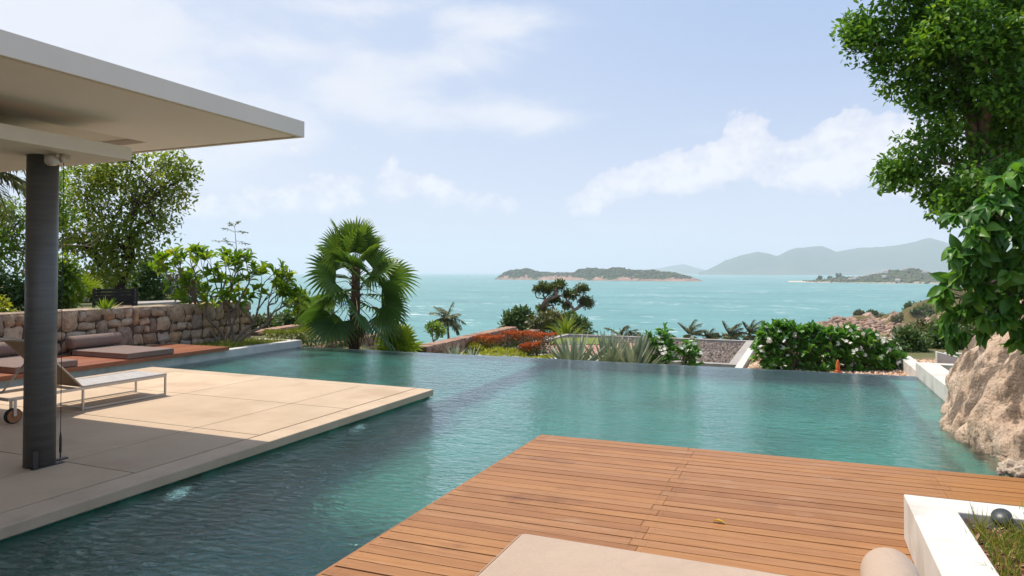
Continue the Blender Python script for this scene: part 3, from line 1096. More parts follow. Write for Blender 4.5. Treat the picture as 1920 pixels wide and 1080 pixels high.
# ---------------------------------------------------------------- white planter at lower right
def planter():
    x0, y1, zt = .60, 5.01, .287
    t = thing('white_planter', 'white rendered planter box on the deck at lower right, filled with mulch', 'planter', (x0 + .5, 4, 0))
    w = MB()
    th = .25
    sk = -.012
    w.prism([(x0, 1.0), (x0 + th, 1.0), (x0 + th, y1 - th), (x0 + 3, y1 - th + .05), (x0 + 3, y1 + .05), (x0, y1)], .002, zt)
    w.build('planter_wall', M['white'], t, bevel=.006)
    s = MB()
    n = 30
    P = np.zeros((n, n, 3))
    for i in range(n):
        for j in range(n):
            x = x0 + th - .01 + (2.6) * j / (n - 1)
            y = 1.0 + (y1 - th + .05 - 1.0) * i / (n - 1)
            P[i, j] = (x, y, zt - .075 + .03 * fbm((x * 5, y * 5, 0)))
    link_mesh('mulch', grid_mesh('mulch', P), M['soil'], t)
    # loose bark chips
    k = 2600
    pp = np.stack([x0 + th + rng.random(k) * 1.4, 2.6 + rng.random(k) * (y1 - th - 2.6), np.full(k, zt - .055)], -1)
    dd = rng.normal(size=(k, 3)) * (1, 1, .35)
    chips = leaf_arrays(pp, dd, np.array([0, 0, 1.0]) + rng.normal(size=(k, 3)) * .3, .02 + .04 * rng.random(k), .012 + .012 * rng.random(k), T_HEX, rng.random(k))
    m, T, out = newmat('bark_chip')
    at = T.n('ShaderNodeAttribute', attribute_name='rnd').outputs['Fac']
    p = T.n('ShaderNodeBsdfPrincipled', ins={'Base Color': T.ramp(at, [(0, (.10, .035, .02)), (.6, (.26, .10, .05)), (1, (.42, .27, .17))]), 'Roughness': .9})
    T.link(p.outputs[0], out.inputs[0])
    o = leaf_obj('bark_chips', [chips], m, t)
    o['kind'] = 'stuff'
    # grass tufts
    spots = [(1848, 990), (1835, 975), (1865, 1000), (1885, 1010), (1905, 990), (1875, 1035), (1895, 1050), (1915, 1030), (1855, 1020), (1880, 1065), (1910, 1075), (1930, 1010), (1940, 960), (1925, 975), (1950, 1040), (1900, 1020), (1845, 1000), (1915, 1000)]
    parts = []
    for (px, py) in spots:
        c = at_z(px, py + 22, zt - .06)
        k = 20
        P = c + rng.normal(size=(k, 3)) * (.028, .028, 0)
        D = unit(np.stack([rng.normal(size=k) * .55, rng.normal(size=k) * .55, np.ones(k)], -1))
        parts.append(leaf_arrays(P, D, rng.normal(size=(k, 3)), .07 + .12 * rng.random(k), .0045, T_BLADE, rng.random(k)))
    for _ in range(60):
        c = np.array([x0 + th + .3 + 2.2 * rng.random(), 1.4 + 3.0 * rng.random(), zt - .06])
        k = 18
        P = c + rng.normal(size=(k, 3)) * (.03, .03, 0)
        D = unit(np.stack([rng.normal(size=k) * .55, rng.normal(size=k) * .55, np.ones(k)], -1))
        parts.append(leaf_arrays(P, D, rng.normal(size=(k, 3)), .07 + .12 * rng.random(k), .0045, T_BLADE, rng.random(k)))
    g = leaf_obj('planter_grass', parts, G['blade'], None, 'stuff')
    tag(g, 'green grass blades growing in the mulch of the white planter', 'grass')
    # garden lamp
    c = at_z(1880, 985, zt - .05)
    l = thing('garden_spotlight', 'dark grey hooded garden lamp half hidden in the planter grass', 'garden lamp', c)
    h = MB()
    cx, cy, cz = [float(v) for v in c]
    d = np.array([-.30, -.55, .78])
    d /= np.linalg.norm(d)
    c2 = c + np.array([0, 0, .035])
    pts = [c2 + d * q for q in (-.075, -.07, -.03, .03, .034, .034)]
    h.tube(pts, [.012, .034, .048, .052, .050, .043], 24, caps=False)
    h.build('lamp_housing', surf('lamp_grey', (.045, .05, .055), (.03, .035, .04), 20, .4, spec=.5), l, smooth=True)
    ln = MB()
    ln.tube([c2 + d * .024, c2 + d * .027], .044, 24)
    ln.build('lens', surf('lamp_glass', (.34, .42, .5), (.26, .33, .4), 9, .15, spec=.6), l)
    st = MB()
    st.tube([c + np.array([0, 0, -.05]), c + np.array([0, 0, .04])], .01, 8)
    st.build('stake', M['metal_dark'], l)
    # trim board along the planter
    b = MB()
    b.box(x0 - .075, 1.0, .003, x0 - .028, 4.72, .02, .3)
    tag(b.build('trim_board', M['deck'], None, bevel=.003), 'narrow brown trim board on the deck along the white planter foot', 'board')


planter()
c = at_z(1335, 977, .006)
lf = leaf_obj('fallen_leaf', [leaf_arrays(np.array([c]), np.array([[1, -.1, .1]]), np.array([[0, .2, 1.0]]), .1, .045, T_OVATE, np.array([.9]))],
              leafmat('yellow_leaf', [(0, (.5, .32, .03)), (1, (.55, .36, .04))], .2))
tag(lf, 'small yellow fallen leaf lying on the brown deck boards', 'leaf')

# ---------------------------------------------------------------- platform with cushions, white walls, stone wall
def left_side():
    w = MB()
    yk = inf_y(XL)
    w.prism([(XL - .22, 2), (XL, 2), (XL, yk + .02), (XL - .22, yk + .02)], -1.6, .062)
    w.prism([(XL - 1.6, yk - .2), (XL - .22, yk - .2), (XL - .22, yk + .02), (XL - 1.6, yk + .02)], -1.6, .058)
    tag(w.build('pool_side_wall', M['wall_white'], None, bevel=.008), 'weathered white pool wall with scuffs, in front of the stone wall and plumeria', 'wall')
    t = thing('lounge_platform', 'low reddish timber platform between the stone wall and the pool', 'platform', (-12, 7, 0))
    p = MB()
    x = -12.86
    i = 0
    while x < -11.1:
        x2 = min(x + .095, -11.09)
        for a, b in ((1.5, 4.2), (4.2, 7.6), (7.6, 10.93)):
            p.box(x + .003, a + .002, .105, x2 - .003, b - .002, .137 + random.uniform(-.001, .001), random.random())
        x += .1
    p.build('planks', M['platform'], t, bevel=.003)
    e = MB()
    e.box(-11.10, 1.5, .066, -11.075, 10.95, .138, .4)
    e.box(-12.86, 10.935, .066, -11.10, 10.955, .137, .4)
    e.box(-12.86, 1.5, .064, -11.11, 10.93, .100, .1)
    e.build('edge_board', M['platform'], t)
    # mattresses
    for (y0, y1, lab, lab2) in ((8.63, 9.62, 'brown cushion mattress on the timber platform, half in sun', 'dark brown bolster roll against the stone wall behind the sunlit mattress'),
                                (6.72, 7.72, 'shaded brown cushion mattress on the platform behind the sun loungers', 'dark brown bolster roll at far left beside the lounger backrest')):
        t = thing('platform_mattress', lab, 'mattress', (-12, (y0 + y1) / 2, .138), 'mattresses on the platform')
        rounded_slab(-12.62, y0, .14, -11.12, y1, .247, 'cushion', M['cushion_brown'], t, .02)
        mb = MB()
        for zz in (.152, .236):
            mb.tube([(-12.6, y0 - .002, zz), (-11.14, y0 - .002, zz), (-11.118, y0 + .02, zz), (-11.118, y1 - .02, zz)], .004, 6)
        mb.build('piping', M['cushion_brown'], t, smooth=True)
        tag(bolster(-12.68, y0 - .02, y1 + .02, .375, .125, 'bolster', M['cushion_brown']), lab2, 'bolster', 'bolsters on the platform')


left_side()


def stone_wall(name, label, a, b, zt, zb, thick, mat, rows, smin, smax, seed, cap=True, tilt=None):
    """random rubble wall from a to b (xy), outer face on the right hand of a->b"""
    rnd = random.Random(seed)
    a = np.array(a, float)
    b = np.array(b, float)
    L = np.linalg.norm(b - a)
    u = (b - a) / L
    nrm = np.array([u[1], -u[0]])
    tilt = tilt or (lambda s: 0.0)
    t = thing(name, label, 'wall', (*((a + b) / 2), zb))
    core = MB()
    q = [a - nrm * (thick), b - nrm * (thick), b - nrm * .03, a - nrm * .03]
    core.prism([tuple(v) for v in q], zb, [zt + tilt(0) - .03, zt + tilt(L) - .03, zt + tilt(L) - .03, zt + tilt(0) - .03] if True else zt)
    core.build('mortar', M['mortar'], t)
    mb = MB()

    def stone(s0, s1, z0, z1, dep, depth=.14, rv=None):
        n = 5
        rv = rnd.random() if rv is None else rv
        off = rnd.uniform(0, 100)
        sk1, sk2, bow = rnd.uniform(-.04, .04), rnd.uniform(-.03, .03), rnd.uniform(-.02, .02)
        cs, cz = (s0 + s1) / 2, (z0 + z1) / 2
        hs, hz = (s1 - s0) / 2, (z1 - z0) / 2
        vs = []
        for i in range(n + 1):
            for j in range(n + 1):
                f, g = i / n * 2 - 1, j / n * 2 - 1
                # rounded outline
                rr = (abs(f) ** 7 + abs(g) ** 7) ** (1 / 7)
                mx = max(abs(f), abs(g), 1e-6)
                k = mx / max(rr, 1e-6)
                f2, g2 = f * k, g * k
                e = max(abs(f), abs(g))
                bul = dep * (1 - e ** 6) - (.035 if e > .99 else 0)
                nz = fbm((cs * 3 + f2 * hs * 6 + off, g2 * hz * 6, off), 3)
                jit = .22 * min(hs, hz) * fbm((f2 * 1.3 + off, g2 * 1.3 + off, 3), 2)
                sp = cs + f2 * hs + jit + g2 * sk1 * (1 - abs(f2) * .3)
                zp = cz + g2 * hz + jit * .7 + f2 * sk2 * .7 + bow * (1 - f2 * f2)
                pt = a + u * sp + nrm * (bul + nz * .034)
                vs.append((pt[0], pt[1], zp + tilt(sp)))
        fs = []
        for i in range(n):
            for j in range(n):
                k0 = i * (n + 1) + j
                fs.append((k0, k0 + n + 1, k0 + n + 2, k0 + 1))
        mb.add(vs, fs, rv)

    # rows of uneven height, big stones spanning two rows now and then
    H = zt - zb - (.0)
    hs = [rnd.uniform(.6, 1.45) for _ in range(rows)]
    k = H / sum(hs)
    z = zb
    zrows = []
    for h in hs:
        zrows.append((z, z + h * k))
        z += h * k
    taken = {i: [] for i in range(rows)}
    for i, (z0, z1) in enumerate(zrows):
        s = 0.0
        while s < L:
            w = rnd.uniform(smin, smax)
            s1 = min(L, s + w)
            if any(p <= s + 1e-6 < q for p, q in taken[i]):
                s = [q for p, q in taken[i] if p <= s + 1e-6 < q][0]
                continue
            nxt = [p for p, q in taken[i] if s < p < s1]
            if nxt:
                s1 = min(nxt)
            zt1 = z1
            if i + 1 < rows and rnd.random() < .28 and s1 - s > .13:
                zt1 = zrows[i + 1][1]
                taken[i + 1].append((s, s1))
            dz = rnd.uniform(-.012, .012)
            if s1 - s > .03:
                stone(s + .003, s1 - .003, z0 + .003 + (dz if i else 0), zt1 - .003 + (dz if zt1 < zt - .01 else rnd.uniform(-.02, .015)), rnd.uniform(.015, .045))
            s = s1
    mb.build('stonework', M[mat], t, smooth=True)
    # top course
    c = MB()
    s = 0
    m = 0
    while s < L:
        w = rnd.uniform(smin, smax)
        s1 = min(L, s + w)
        p0, p1 = a + u * (s + .006), a + u * (s1 - .006)
        i0, i1 = p0 - nrm * thick, p1 - nrm * thick
        o0, o1 = p0 + nrm * (.0 + rnd.uniform(-.01, .02)), p1 + nrm * (.0 + rnd.uniform(-.01, .02))
        zz = [zt - .03 + tilt(s) + rnd.uniform(0, .02), zt - .03 + tilt(s1) + rnd.uniform(0, .02)]
        c.prism([tuple(o0), tuple(o1), tuple(i1), tuple(i0)], [zz[0] - .1, zz[1] - .1, zz[1] - .1, zz[0] - .1], [zz[0] + .022, zz[1] + .022, zz[1] + .025, zz[0] + .025], rnd.random())
        s = s1
    c.build('coping_stones', M[mat], t, bevel=.014)
    # end face
    e = MB()
    for i, (z0, z1) in enumerate(zrows):
        for (d0, d1) in ((0, thick * .48), (thick * .5, thick)):
            p0, p1 = b - nrm * d0, b - nrm * d1
            q0, q1 = p0 + u * .05, p1 + u * .05
            e.prism([tuple(p0), tuple(p1), tuple(q1), tuple(q0)], z0 + .008 + tilt(L), z1 - .03 + tilt(L), rnd.random())
    e.build('end_stones', M[mat], t, bevel=.025)
    return t


stone_wall('rubble_wall', 'rough tan rubble stone wall running behind the timber platform', (-12.92, 2.0), (-12.92, 13.45), .965, -.2, .55, 'masonry', 6, .11, .42, 4)

# hose pipe and thin stems against the stone wall
q = at_x(322, 625, -12.86)
mb = MB()
q2 = at_x(322, 596, -12.86)
pts = [at_x(px, py, -12.84) for px, py in ((321, 641), (322, 625), (323, 612), (325, 600), (326, 592), (322, 590))]
mb.tube(pts, .009, 6)
tag(mb.build('hose', surf('pale_hose', (.34, .29, .24), (.3, .26, .2), 8, .7), None, smooth=True), 'thin pale hose hanging down the face of the stone wall', 'hose')


# ---------------------------------------------------------------- right-hand walls and boulder
def right_side():
    yk = inf_y(XR)
    zt = .135
    w = MB()
    w.prism([(XR, 9.0), (XR + .33, 9.0), (XR + .33, yk + .12), (XR, yk + .12)], -1.6, zt)
    w.prism([(XR + .33, yk - .1), (XR + 4, yk - .1), (XR + 4, yk + .12), (XR + .33, yk + .12)], -1.6, zt)
    tag(w.build('white_pool_wall', M['white'], None, bevel=.006), 'clean white low wall edging the pool between the boulder and the garden', 'wall')
    # bed behind it
    g = MB()
    g.box(XR + .33, 8.0, -.5, XR + 4, yk - .1, -.02)
    tag(g.build('grass_bed', M['grass'], None, 'structure'), 'grass bed behind the white wall', 'lawn')
    # second white wall further back
    q0 = at_d(1757, 660, 15.6)
    x0, y0, z0 = [float(v) for v in q0]
    w = MB()
    w.prism([(x0, y0), (x0 + .9, y0 + .02), (x0 + .9, y0 + .24), (x0, y0 + .22)], -1.2, [z0, z0 - .22, z0 - .22, z0])
    tag(w.build('white_bed_wall', M['white'], None, bevel=.006), 'small white wall block in front of the upper lawn, under the drooping leaves', 'wall')
    l = MB()
    l.prism([(x0 + .55, y0 + .3), (x0 + 9, y0 + .6), (x0 + 9, y0 + 2.6), (x0 + .55, y0 + 2.3)], -1.2, -.42)
    l.build('lawn', M['grass'], None, 'structure')
    k = MB()
    k.prism([(x0 + .55, y0 + 2.31), (x0 + 9, y0 + 2.61), (x0 + 9, y0 + 2.8), (x0 + .55, y0 + 2.5)], -1.2, -.36)
    tag(k.build('lawn_kerb', M['white'], None), 'thin white kerb along the far edge of the upper lawn', 'kerb')


right_side()


def boulder():
    import bmesh
    bm = bmesh.new()
    bmesh.ops.create_icosphere(bm, subdivisions=7, radius=1)
    C = np.array([3.98, 8.98, -.6])
    RR = np.array([2.25, 2.12, 2.75])
    for v in bm.verts:
        n = v.co.normalized()
        pl = (abs(n.x) ** 6 + abs(n.y) ** 6) ** (1 / 6)
        k = 1 / (pl ** 2.3 + abs(n.z) ** 2.3) ** (1 / 2.3)
        q = n * k
        d = 1.045 + .06 * fbm(n * 1.4 + Vector((3, 1, 7)), 4) + .04 * fbm(n * 4 + Vector((1, 9, 3)), 5)
        # ribs and grooves running down the face
        u = n.y * 3.2 - n.x * 1.2
        gr = mnoise.noise(Vector((u * 1.7, n.z * .8, 2.2)))
        d -= .065 * max(0, gr - .05)
        g2 = mnoise.noise(Vector((u * 4.5, n.z * 1.8, 7.2)))
        d -= .035 * max(0, g2)
        d += .03 * fbm(n * 10 + Vector((2, 2, 2)), 5)
        d -= .035 * max(0, mnoise.noise(n * 15) - .12)
        d += .016 * fbm(n * 30 + Vector((5, 5, 5)), 4)
        w = C + np.array([q.x, q.y, q.z]) * RR * d
        w[0] += .27 * max(0, w[2])
        w[1] += .10 * max(0, w[2])
        v.co = Vector(w)
    me = bpy.data.meshes.new('boulder')
    bm.to_mesh(me)
    bm.free()
    me.polygons.foreach_set('use_smooth', np.ones(len(me.polygons), bool))
    o = link_mesh('boulder', me, M['granite'])
    o.cycles.is_caustics_receiver = True
    tag(o, 'huge weathered pinkish granite boulder standing in the pool edge at right', 'boulder')
    # small rubble between deck and boulder
    k = 0
    for (px, py, r) in ((1890, 884, .055), (1903, 888, .075), (1917, 894, .06), (1928, 890, .08), (1880, 889, .035), (1912, 884, .04)):
        c = at_z(px, py, .0)
        bm = bmesh.new()
        bmesh.ops.create_icosphere(bm, subdivisions=3, radius=1)
        for v in bm.verts:
            n = v.co.normalized()
            v.co = Vector(c) + n * r * (1 + .35 * fbm(n * 1.6 + Vector((k * 3, 1, 1)), 3)) + Vector((0, .05, r * .3))
        me = bpy.data.meshes.new('rubble_stone')
        bm.to_mesh(me)
        bm.free()
        o = link_mesh('rubble_stone', me, M['pebble'])
        tag(o, 'pale fist sized loose stone between the deck edge and the boulder', 'stone', 'loose stones at the boulder foot')
        k += 1


boulder()

# pool lamps under the terrace edge
lm, T, out = newmat('pool_lamp_lens')
e = T.n('ShaderNodeEmission', ins={'Color': (.55, .95, 1, 1), 'Strength': .32})
T.link(e.outputs[0], out.inputs[0])
for (y, lab) in ((4.35, 'round glowing pool lamp in the terrace side under water near the column'), (6.95, 'round glowing pool lamp in the terrace side under water beyond the roof shadow')):
    t = thing('pool_lamp', lab, 'pool lamp', (XT, y, -.5), 'underwater lamps in the terrace side')
    m = MB()
    m.tube([(XT - .06, y, -.42), (XT - .02, y, -.42)], .13, 24)
    m.build('lamp_ring', M['metal_pale'], t)
    m = MB()
    m.tube([(XT - .019, y, -.42), (XT - .014, y, -.42)], .10, 24)
    m.build('lens', lm, t)


# ---------------------------------------------------------------- sun loungers
def lounger():
    X0, X1 = -8.75, -8.15          # left, right
    YF, YH, YB = 6.90, 5.72, 4.88  # foot, hinge, head
    zs = .30
    t = thing('sun_lounger', 'sun lounger with pale frame and raised brown backrest right behind the column', 'sun lounger', (-8.45, 5.9, 0), 'sun loungers on the terrace')
    f = MB()
    for x in (X0, X1):
        f.box(x - .0125, YB, zs - .045, x + .0125, YF, zs - .012)
        f.box(x - .012, 5.75, .012, x + .012, YF - .025, .032)
    f.box(X0 + .0125, YF - .025, zs - .045, X1 - .0125, YF, zs - .012)
    f.box(X0 + .0125, YB, zs - .045, X1 - .0125, YB + .025, zs - .012)
    f.box(X0 + .0125, YH - .05, zs - .045, X1 - .0125, YH - .025, zs - .016)
    f.box(X0 + .0125, 5.75, .012, X1 - .0125, 5.772, .032)
    f.build('frame', M['metal_pale'], t, bevel=.002)
    for x in (X0, X1):
        for y in (YF - .025, 5.75):
            l = MB()
            l.box(x - .012, y, .0 if y > 6 else .033, x + .012, y + .022, zs - .046) if y > 6 else l.box(x - .012, y - .026, 0, x + .012, y - .003, zs - .046)
            l.build('leg', M['metal_pale'], t, bevel=.002)
    s = MB()
    s.box(X0 + .016, YH, zs - .012, X1 - .016, YF - .005, zs)
    for x in (X0, X1):
        s.box(x - .014, YH, zs - .011, x + .014, YF, zs + .004)
    s.build('seat', M['weave'], t, bevel=.003)
    b = MB()
    ln = .86
    an = R_(47)
    dy, dz = -math.cos(an), math.sin(an)
    ny, nz = math.sin(an), math.cos(an)

    def bp(s, o):
        return (YH + dy * s + ny * o, zs + dz * s + nz * o)
    prof = [bp(0, -.008), bp(ln * .7, -.008), bp(ln * .9, -.012), bp(ln + .02, -.035), bp(ln + .05, -.075)]
    vs, fs = [], []
    for (y, z) in prof:
        for x in (X0 + .01, X1 - .01):
            vs.append((x, y, z))
            vs.append((x, y + ny * .012, z + nz * .012))
    for i in range(len(prof) - 1):
        a = 4 * i
        fs += [(a, a + 2, a + 6, a + 4), (a + 1, a + 5, a + 7, a + 3), (a, a + 4, a + 5, a + 1), (a + 2, a + 3, a + 7, a + 6)]
    fs += [(0, 1, 3, 2), (len(vs) - 4, len(vs) - 2, len(vs) - 1, len(vs) - 3)]
    b.add(vs, fs)
    b.build('backrest', M['weave_brown'], t)
    br = MB()
    for x in (X0 + .004, X1 - .004):
        br.tube([(x, *bp(0, 0)), (x, *bp(ln * .75, 0)), (x, *bp(ln * .92, -.006)), (x, *bp(ln + .03, -.03)), (x, *bp(ln + .055, -.075))], .012, 8)
    br.tube([(X0, *bp(ln + .055, -.075)), (X1, *bp(ln + .055, -.075))], .011, 8)
    br.build('backrest_rail', M['metal_pale'], t, smooth=True)
    for x in (X0 + .03, X1 - .03):
        st = MB()
        y, z = bp(ln * .52, -.012)
        st.tube([(x, y, z), (x, YB + .25, zs - .03)], .011, 8)
        st.tube([(x - .02, y, z), (x + .02, y, z)], .02, 10)
        st.build('strut', M['metal_pale'], t, smooth=True)
    for x in (X0, X1):
        wt = MB()
        wt.tube([(x - .028, YB + .06, .085), (x - .022, YB + .06, .085), (x + .022, YB + .06, .085), (x + .028, YB + .06, .085)], [.078, .086, .086, .078], 28)
        w = wt.build('wheel', M['rubber'], t)
        h = MB()
        h.tube([(x - .031, YB + .06, .085), (x + .031, YB + .06, .085)], .074, 28)
        h.tube([(x - .036, YB + .06, .085), (x + .036, YB + .06, .085)], .012, 12)
        h.build('hub', M['wheelwood'], w)
        fk = MB()
        fk.box(x - .045, YB + .045, .085, x - .033, YB + .075, zs - .03)
        fk.box(x + .033, YB + .045, .085, x + .045, YB + .075, zs - .03)
        fk.build('fork', M['metal_pale'], t)
    return t


def copy_tree(o, parent=None):
    c = o.copy()
    COL.objects.link(c)
    if parent is not None:
        c.parent = parent
    for ch in list(o.children):
        copy_tree(ch, c)
    return c


l1 = lounger()
l1.rotation_euler.z = R_(-2)
l2 = copy_tree(l1)
l2.location = (l1.location.x - 1.18, l1.location.y - .09, 0)
l2['label'] = 'sun lounger farther left, seat showing behind the column beside the platform'
HAZE_D = 1.1e-4


# ================================================================== VEGETATION
def gz(p):
    return float(ground_h(p[0], p[1]))


def on_ground(px, d, dz=0.0):
    p = at_d(px, HOR, d)
    return np.array([p[0], p[1], gz(p) + dz])


# ---- big tree at upper right
def ficus():
    d = 12.4
    blobs = [(1655, 20, 75, 60), (1640, 78, 52, 45), (1690, 125, 52, 45), (1740, 30, 90, 80), (1765, 140, 75, 60), (1722, 182, 34, 26), (1830, 60, 100, 90),
             (1900, 150, 90, 80), (1850, 205, 65, 50), (1745, 248, 48, 32), (1700, 288, 52, 36), (1682, 318, 34, 26), (1760, 325, 66, 44), (1778, 368, 46, 26), (1845, 305, 66, 46),
             (1905, 290, 60, 50), (1800, -70, 120, 70), (1690, -60, 90, 60), (1930, -50, 120, 90), (2010, 90, 110, 110), (2000, 260, 90, 70), (1895, 235, 50, 50), (1890, 160, 60, 50, -1.0), (1760, 200, 45, 30), (1905, 60, 50, 60),
             (1835, 355, 60, 34, -1.1), (1860, 90, 70, 40, -1.0), (1800, 385, 40, 22, -.9), (1850, 390, 50, 26, -1.0), (1790, 60, 70, 50, -1.0), (1870, 340, 60, 40, -.8)]
    tips = blob_tips(blobs, 640, d, 1.0, .3)
    base = on_ground(1862, d)
    t = thing('ficus_tree', 'large dense dark green tree leaning over the right side of the view', 'tree', base)
    mb = MB()
    k0 = at_d(1842, 420, d)
    k1 = at_d(1834, 330, d + .1)
    k2 = at_d(1822, 240, d)
    k3 = at_d(1808, 165, d)
    mb.tube([base, (base + k0) / 2 + np.array([.08, 0, 0]), k0, k1, k2, k3], [.22, .18, .15, .13, .11, .09], 12)
    mb.tube([k1 + np.array([0, 0, .2]), at_d(1848, 215, d - .2), at_d(1853, 150, d - .3)], [.12, .1, .07], 10)
    mb.tube([k0, at_d(1800, 392, d), at_d(1770, 402, d - .2), at_d(1745, 398, d - .3)], [.09, .06, .045, .025], 8)
    sub = tips[rng.choice(len(tips), 210, replace=False)]
    hi = sub[sub[:, 2] > k2[2]]
    lo = sub[sub[:, 2] <= k2[2]]
    grow(k3, hi, .011, d0=(-.1, 0, 1), frac=.3, wob=.12, mb=mb, maxr=.09, power=.48)
    grow(k1, lo, .011, d0=(-.5, 0, .6), frac=.3, wob=.12, mb=mb, maxr=.08, power=.48)
    mb.build('trunk', M['bark_red'], t, smooth=True)
    c = at_d(1830, 170, d)
    leaf_obj('crown', [crown(tips, 72, .155, .105, .55, T_HEX, centre=c, up=.2, out=.5, droop=.15, jit=.9, rlo=.0, rhi=.9)], G['ficus'], t)


ficus()


# ---- near broad-leaved plant at right
def broad_plant():
    d = 6.3
    blobs = [(1890, 345, 40, 30), (1845, 395, 40, 30), (1900, 400, 50, 45), (1835, 440, 36, 34), (1890, 460, 60, 50), (1830, 480, 36, 34), (1800, 470, 16, 16), (1880, 530, 60, 50), (1800, 515, 26, 20), (1775, 545, 16, 14),
             (1815, 560, 36, 30), (1860, 585, 50, 36), (1785, 575, 20, 16), (1800, 612, 22, 16), (1905, 590, 50, 36), (1980, 460, 80, 130), (1795, 636, 12, 8), (1950, 330, 50, 50), (1915, 620, 34, 14), (1800, 398, 14, 10)]
    tips = blob_tips(blobs, 230, d, .8, .35)
    base = np.array([*at_d(2130, 511, 7.9)[:2], 1.75])
    t = thing('broadleaf_plant', 'near plant with big drooping glossy leaves hanging over the boulder', 'plant', base)
    grow(base, tips, .006, d0=(-.7, -.4, .5), frac=.42, wob=.08, nsides=6, power=.5, maxr=.035).build('stems', M['bark'], t, smooth=True)
    c = at_d(1930, 480, d + .2)
    dirs = unit(unit(tips - c) * .8 + np.array([0, 0, .15]))
    parts = [whorls(tips, dirs, 8, .175, .52, T_OVATE, 1.0, .8, 0, .97)]
    leaf_obj('leaves', parts, G['bigleaf'], t)


broad_plant()


def twig_bush(name, label, cat, px, py, d, blobs, n, leafm, L, W, tm, per, sig, r_tip=.006, bark='bark', group=None, droop=0.0, nb=None, base=None, out=.6, rhi=1, flat=1.0):
    b = on_ground(px, d) if base is None else base
    tips = blob_tips(blobs, n, d, 1.0, .3)
    return tree(name, label, cat, b, tips, leafm, bark, per, sig, L, W, tm, r_tip, group, nb or min(n, 60), dict(droop=droop, out=out, rhi=rhi, flat=flat), dict(frac=.35, wob=.1))


# ---- trees behind the stone wall at left
d = 26.0
b = on_ground(222, d)
blobs = [(160, 335, 55, 42), (215, 320, 50, 40), (265, 312, 48, 34), (318, 318, 42, 30), (345, 328, 26, 18), (240, 375, 62, 40), (300, 372, 48, 30), (328, 365, 20, 18), (150, 395, 50, 40), (205, 435, 48, 36),
         (270, 425, 44, 28), (315, 425, 14, 18), (245, 470, 40, 30), (175, 470, 40, 32), (130, 450, 26, 26), (205, 510, 46, 26), (270, 495, 26, 18)]
tips = blob_tips(blobs, 290, d, 1.0, .35)
tree('tall_tree', 'tall tree with small olive leaves behind the slatted box and stone wall', 'tree', b, tips, 'talltree', 'bark_dark', 34, .30, .18, .48, T_HEX, .016, None, 150,
     dict(out=.5, jit=.9, droop=.2), dict(frac=.3, wob=.13, maxr=.16, kfirst=3, d0=(.05, 0, 1)))
d = 21.0
b = on_ground(-20, d)
tips = blob_tips([(0, 410, 40, 40), (40, 440, 36, 36), (20, 490, 40, 34), (-60, 450, 70, 70), (70, 400, 30, 36), (100, 350, 30, 30), (110, 390, 22, 30)], 190, d, 1.0, .35)
tree('garden_tree', 'loose green tree at the far left edge, showing on both sides of the column', 'tree', b, tips, 'lush', 'bark', 22, .22, .16, .45, TD, .012, None, 70,
     dict(out=.5, jit=.9, droop=.2, rhi=.75), dict(frac=.3, wob=.13, maxr=.12))
# bare branches
d = 18.5
b = on_ground(-60, d)
mb = MB()
ends = [at_d(px, py, d) for px, py in ((52, 505), (48, 520), (20, 470), (195, 415), (175, 440), (150, 430), (130, 470), (60, 470), (10, 440), (205, 420))]
grow(b, np.array(ends), .012, d0=(.3, 0, .8), frac=.4, wob=.12, mb=mb)
tag(mb.build('bare_branch', M['bark_pale'], None, smooth=True), 'bare pale branches reaching across in front of the trees at far left', 'branches')
twig_bush('lime_bush', 'bright lime green bush beside the column above the stone wall', 'bush', 122, 560, 17.5, [(115, 520, 24, 28), (128, 545, 22, 26), (105, 560, 28, 22), (118, 500, 14, 14)], 120, 'lush', .13, .42, T_HEX, 22, .12, droop=.5)
twig_bush('dark_bush', 'dark green bush at far left above the stone wall', 'bush', 20, 560, 17.0, [(10, 540, 30, 26), (35, 560, 26, 22), (0, 565, 22, 20), (70, 560, 26, 22), (90, 545, 20, 30)], 130, 'dark', .12, .45, T_HEX, 22, .13, droop=.3)
twig_bush('yellow_bush', 'small yellow green bush at the left frame edge on the stone wall', 'bush', 8, 585, 14.8, [(8, 582, 14, 10), (-10, 575, 16, 14)], 30, 'cover', .10, .45, T_HEX, 20, .08)
twig_bush('low_shrub', 'dull green shrub under the tall tree right of the slatted box', 'bush', 285, 560, 24.0, [(280, 530, 22, 26), (300, 545, 20, 18), (265, 540, 16, 16), (290, 500, 14, 16)], 90, 'dark', .16, .45, TD, 22, .16)
twig_bush('background_shrub', 'dense dark shrub far behind the tall tree', 'bush', 190, 560, 31.0, [(150, 535, 26, 26), (200, 530, 30, 26), (240, 535, 26, 24), (320, 540, 26, 22), (360, 545, 22, 20)], 150, 'scrub', .2, .45, TD, 24, .22)


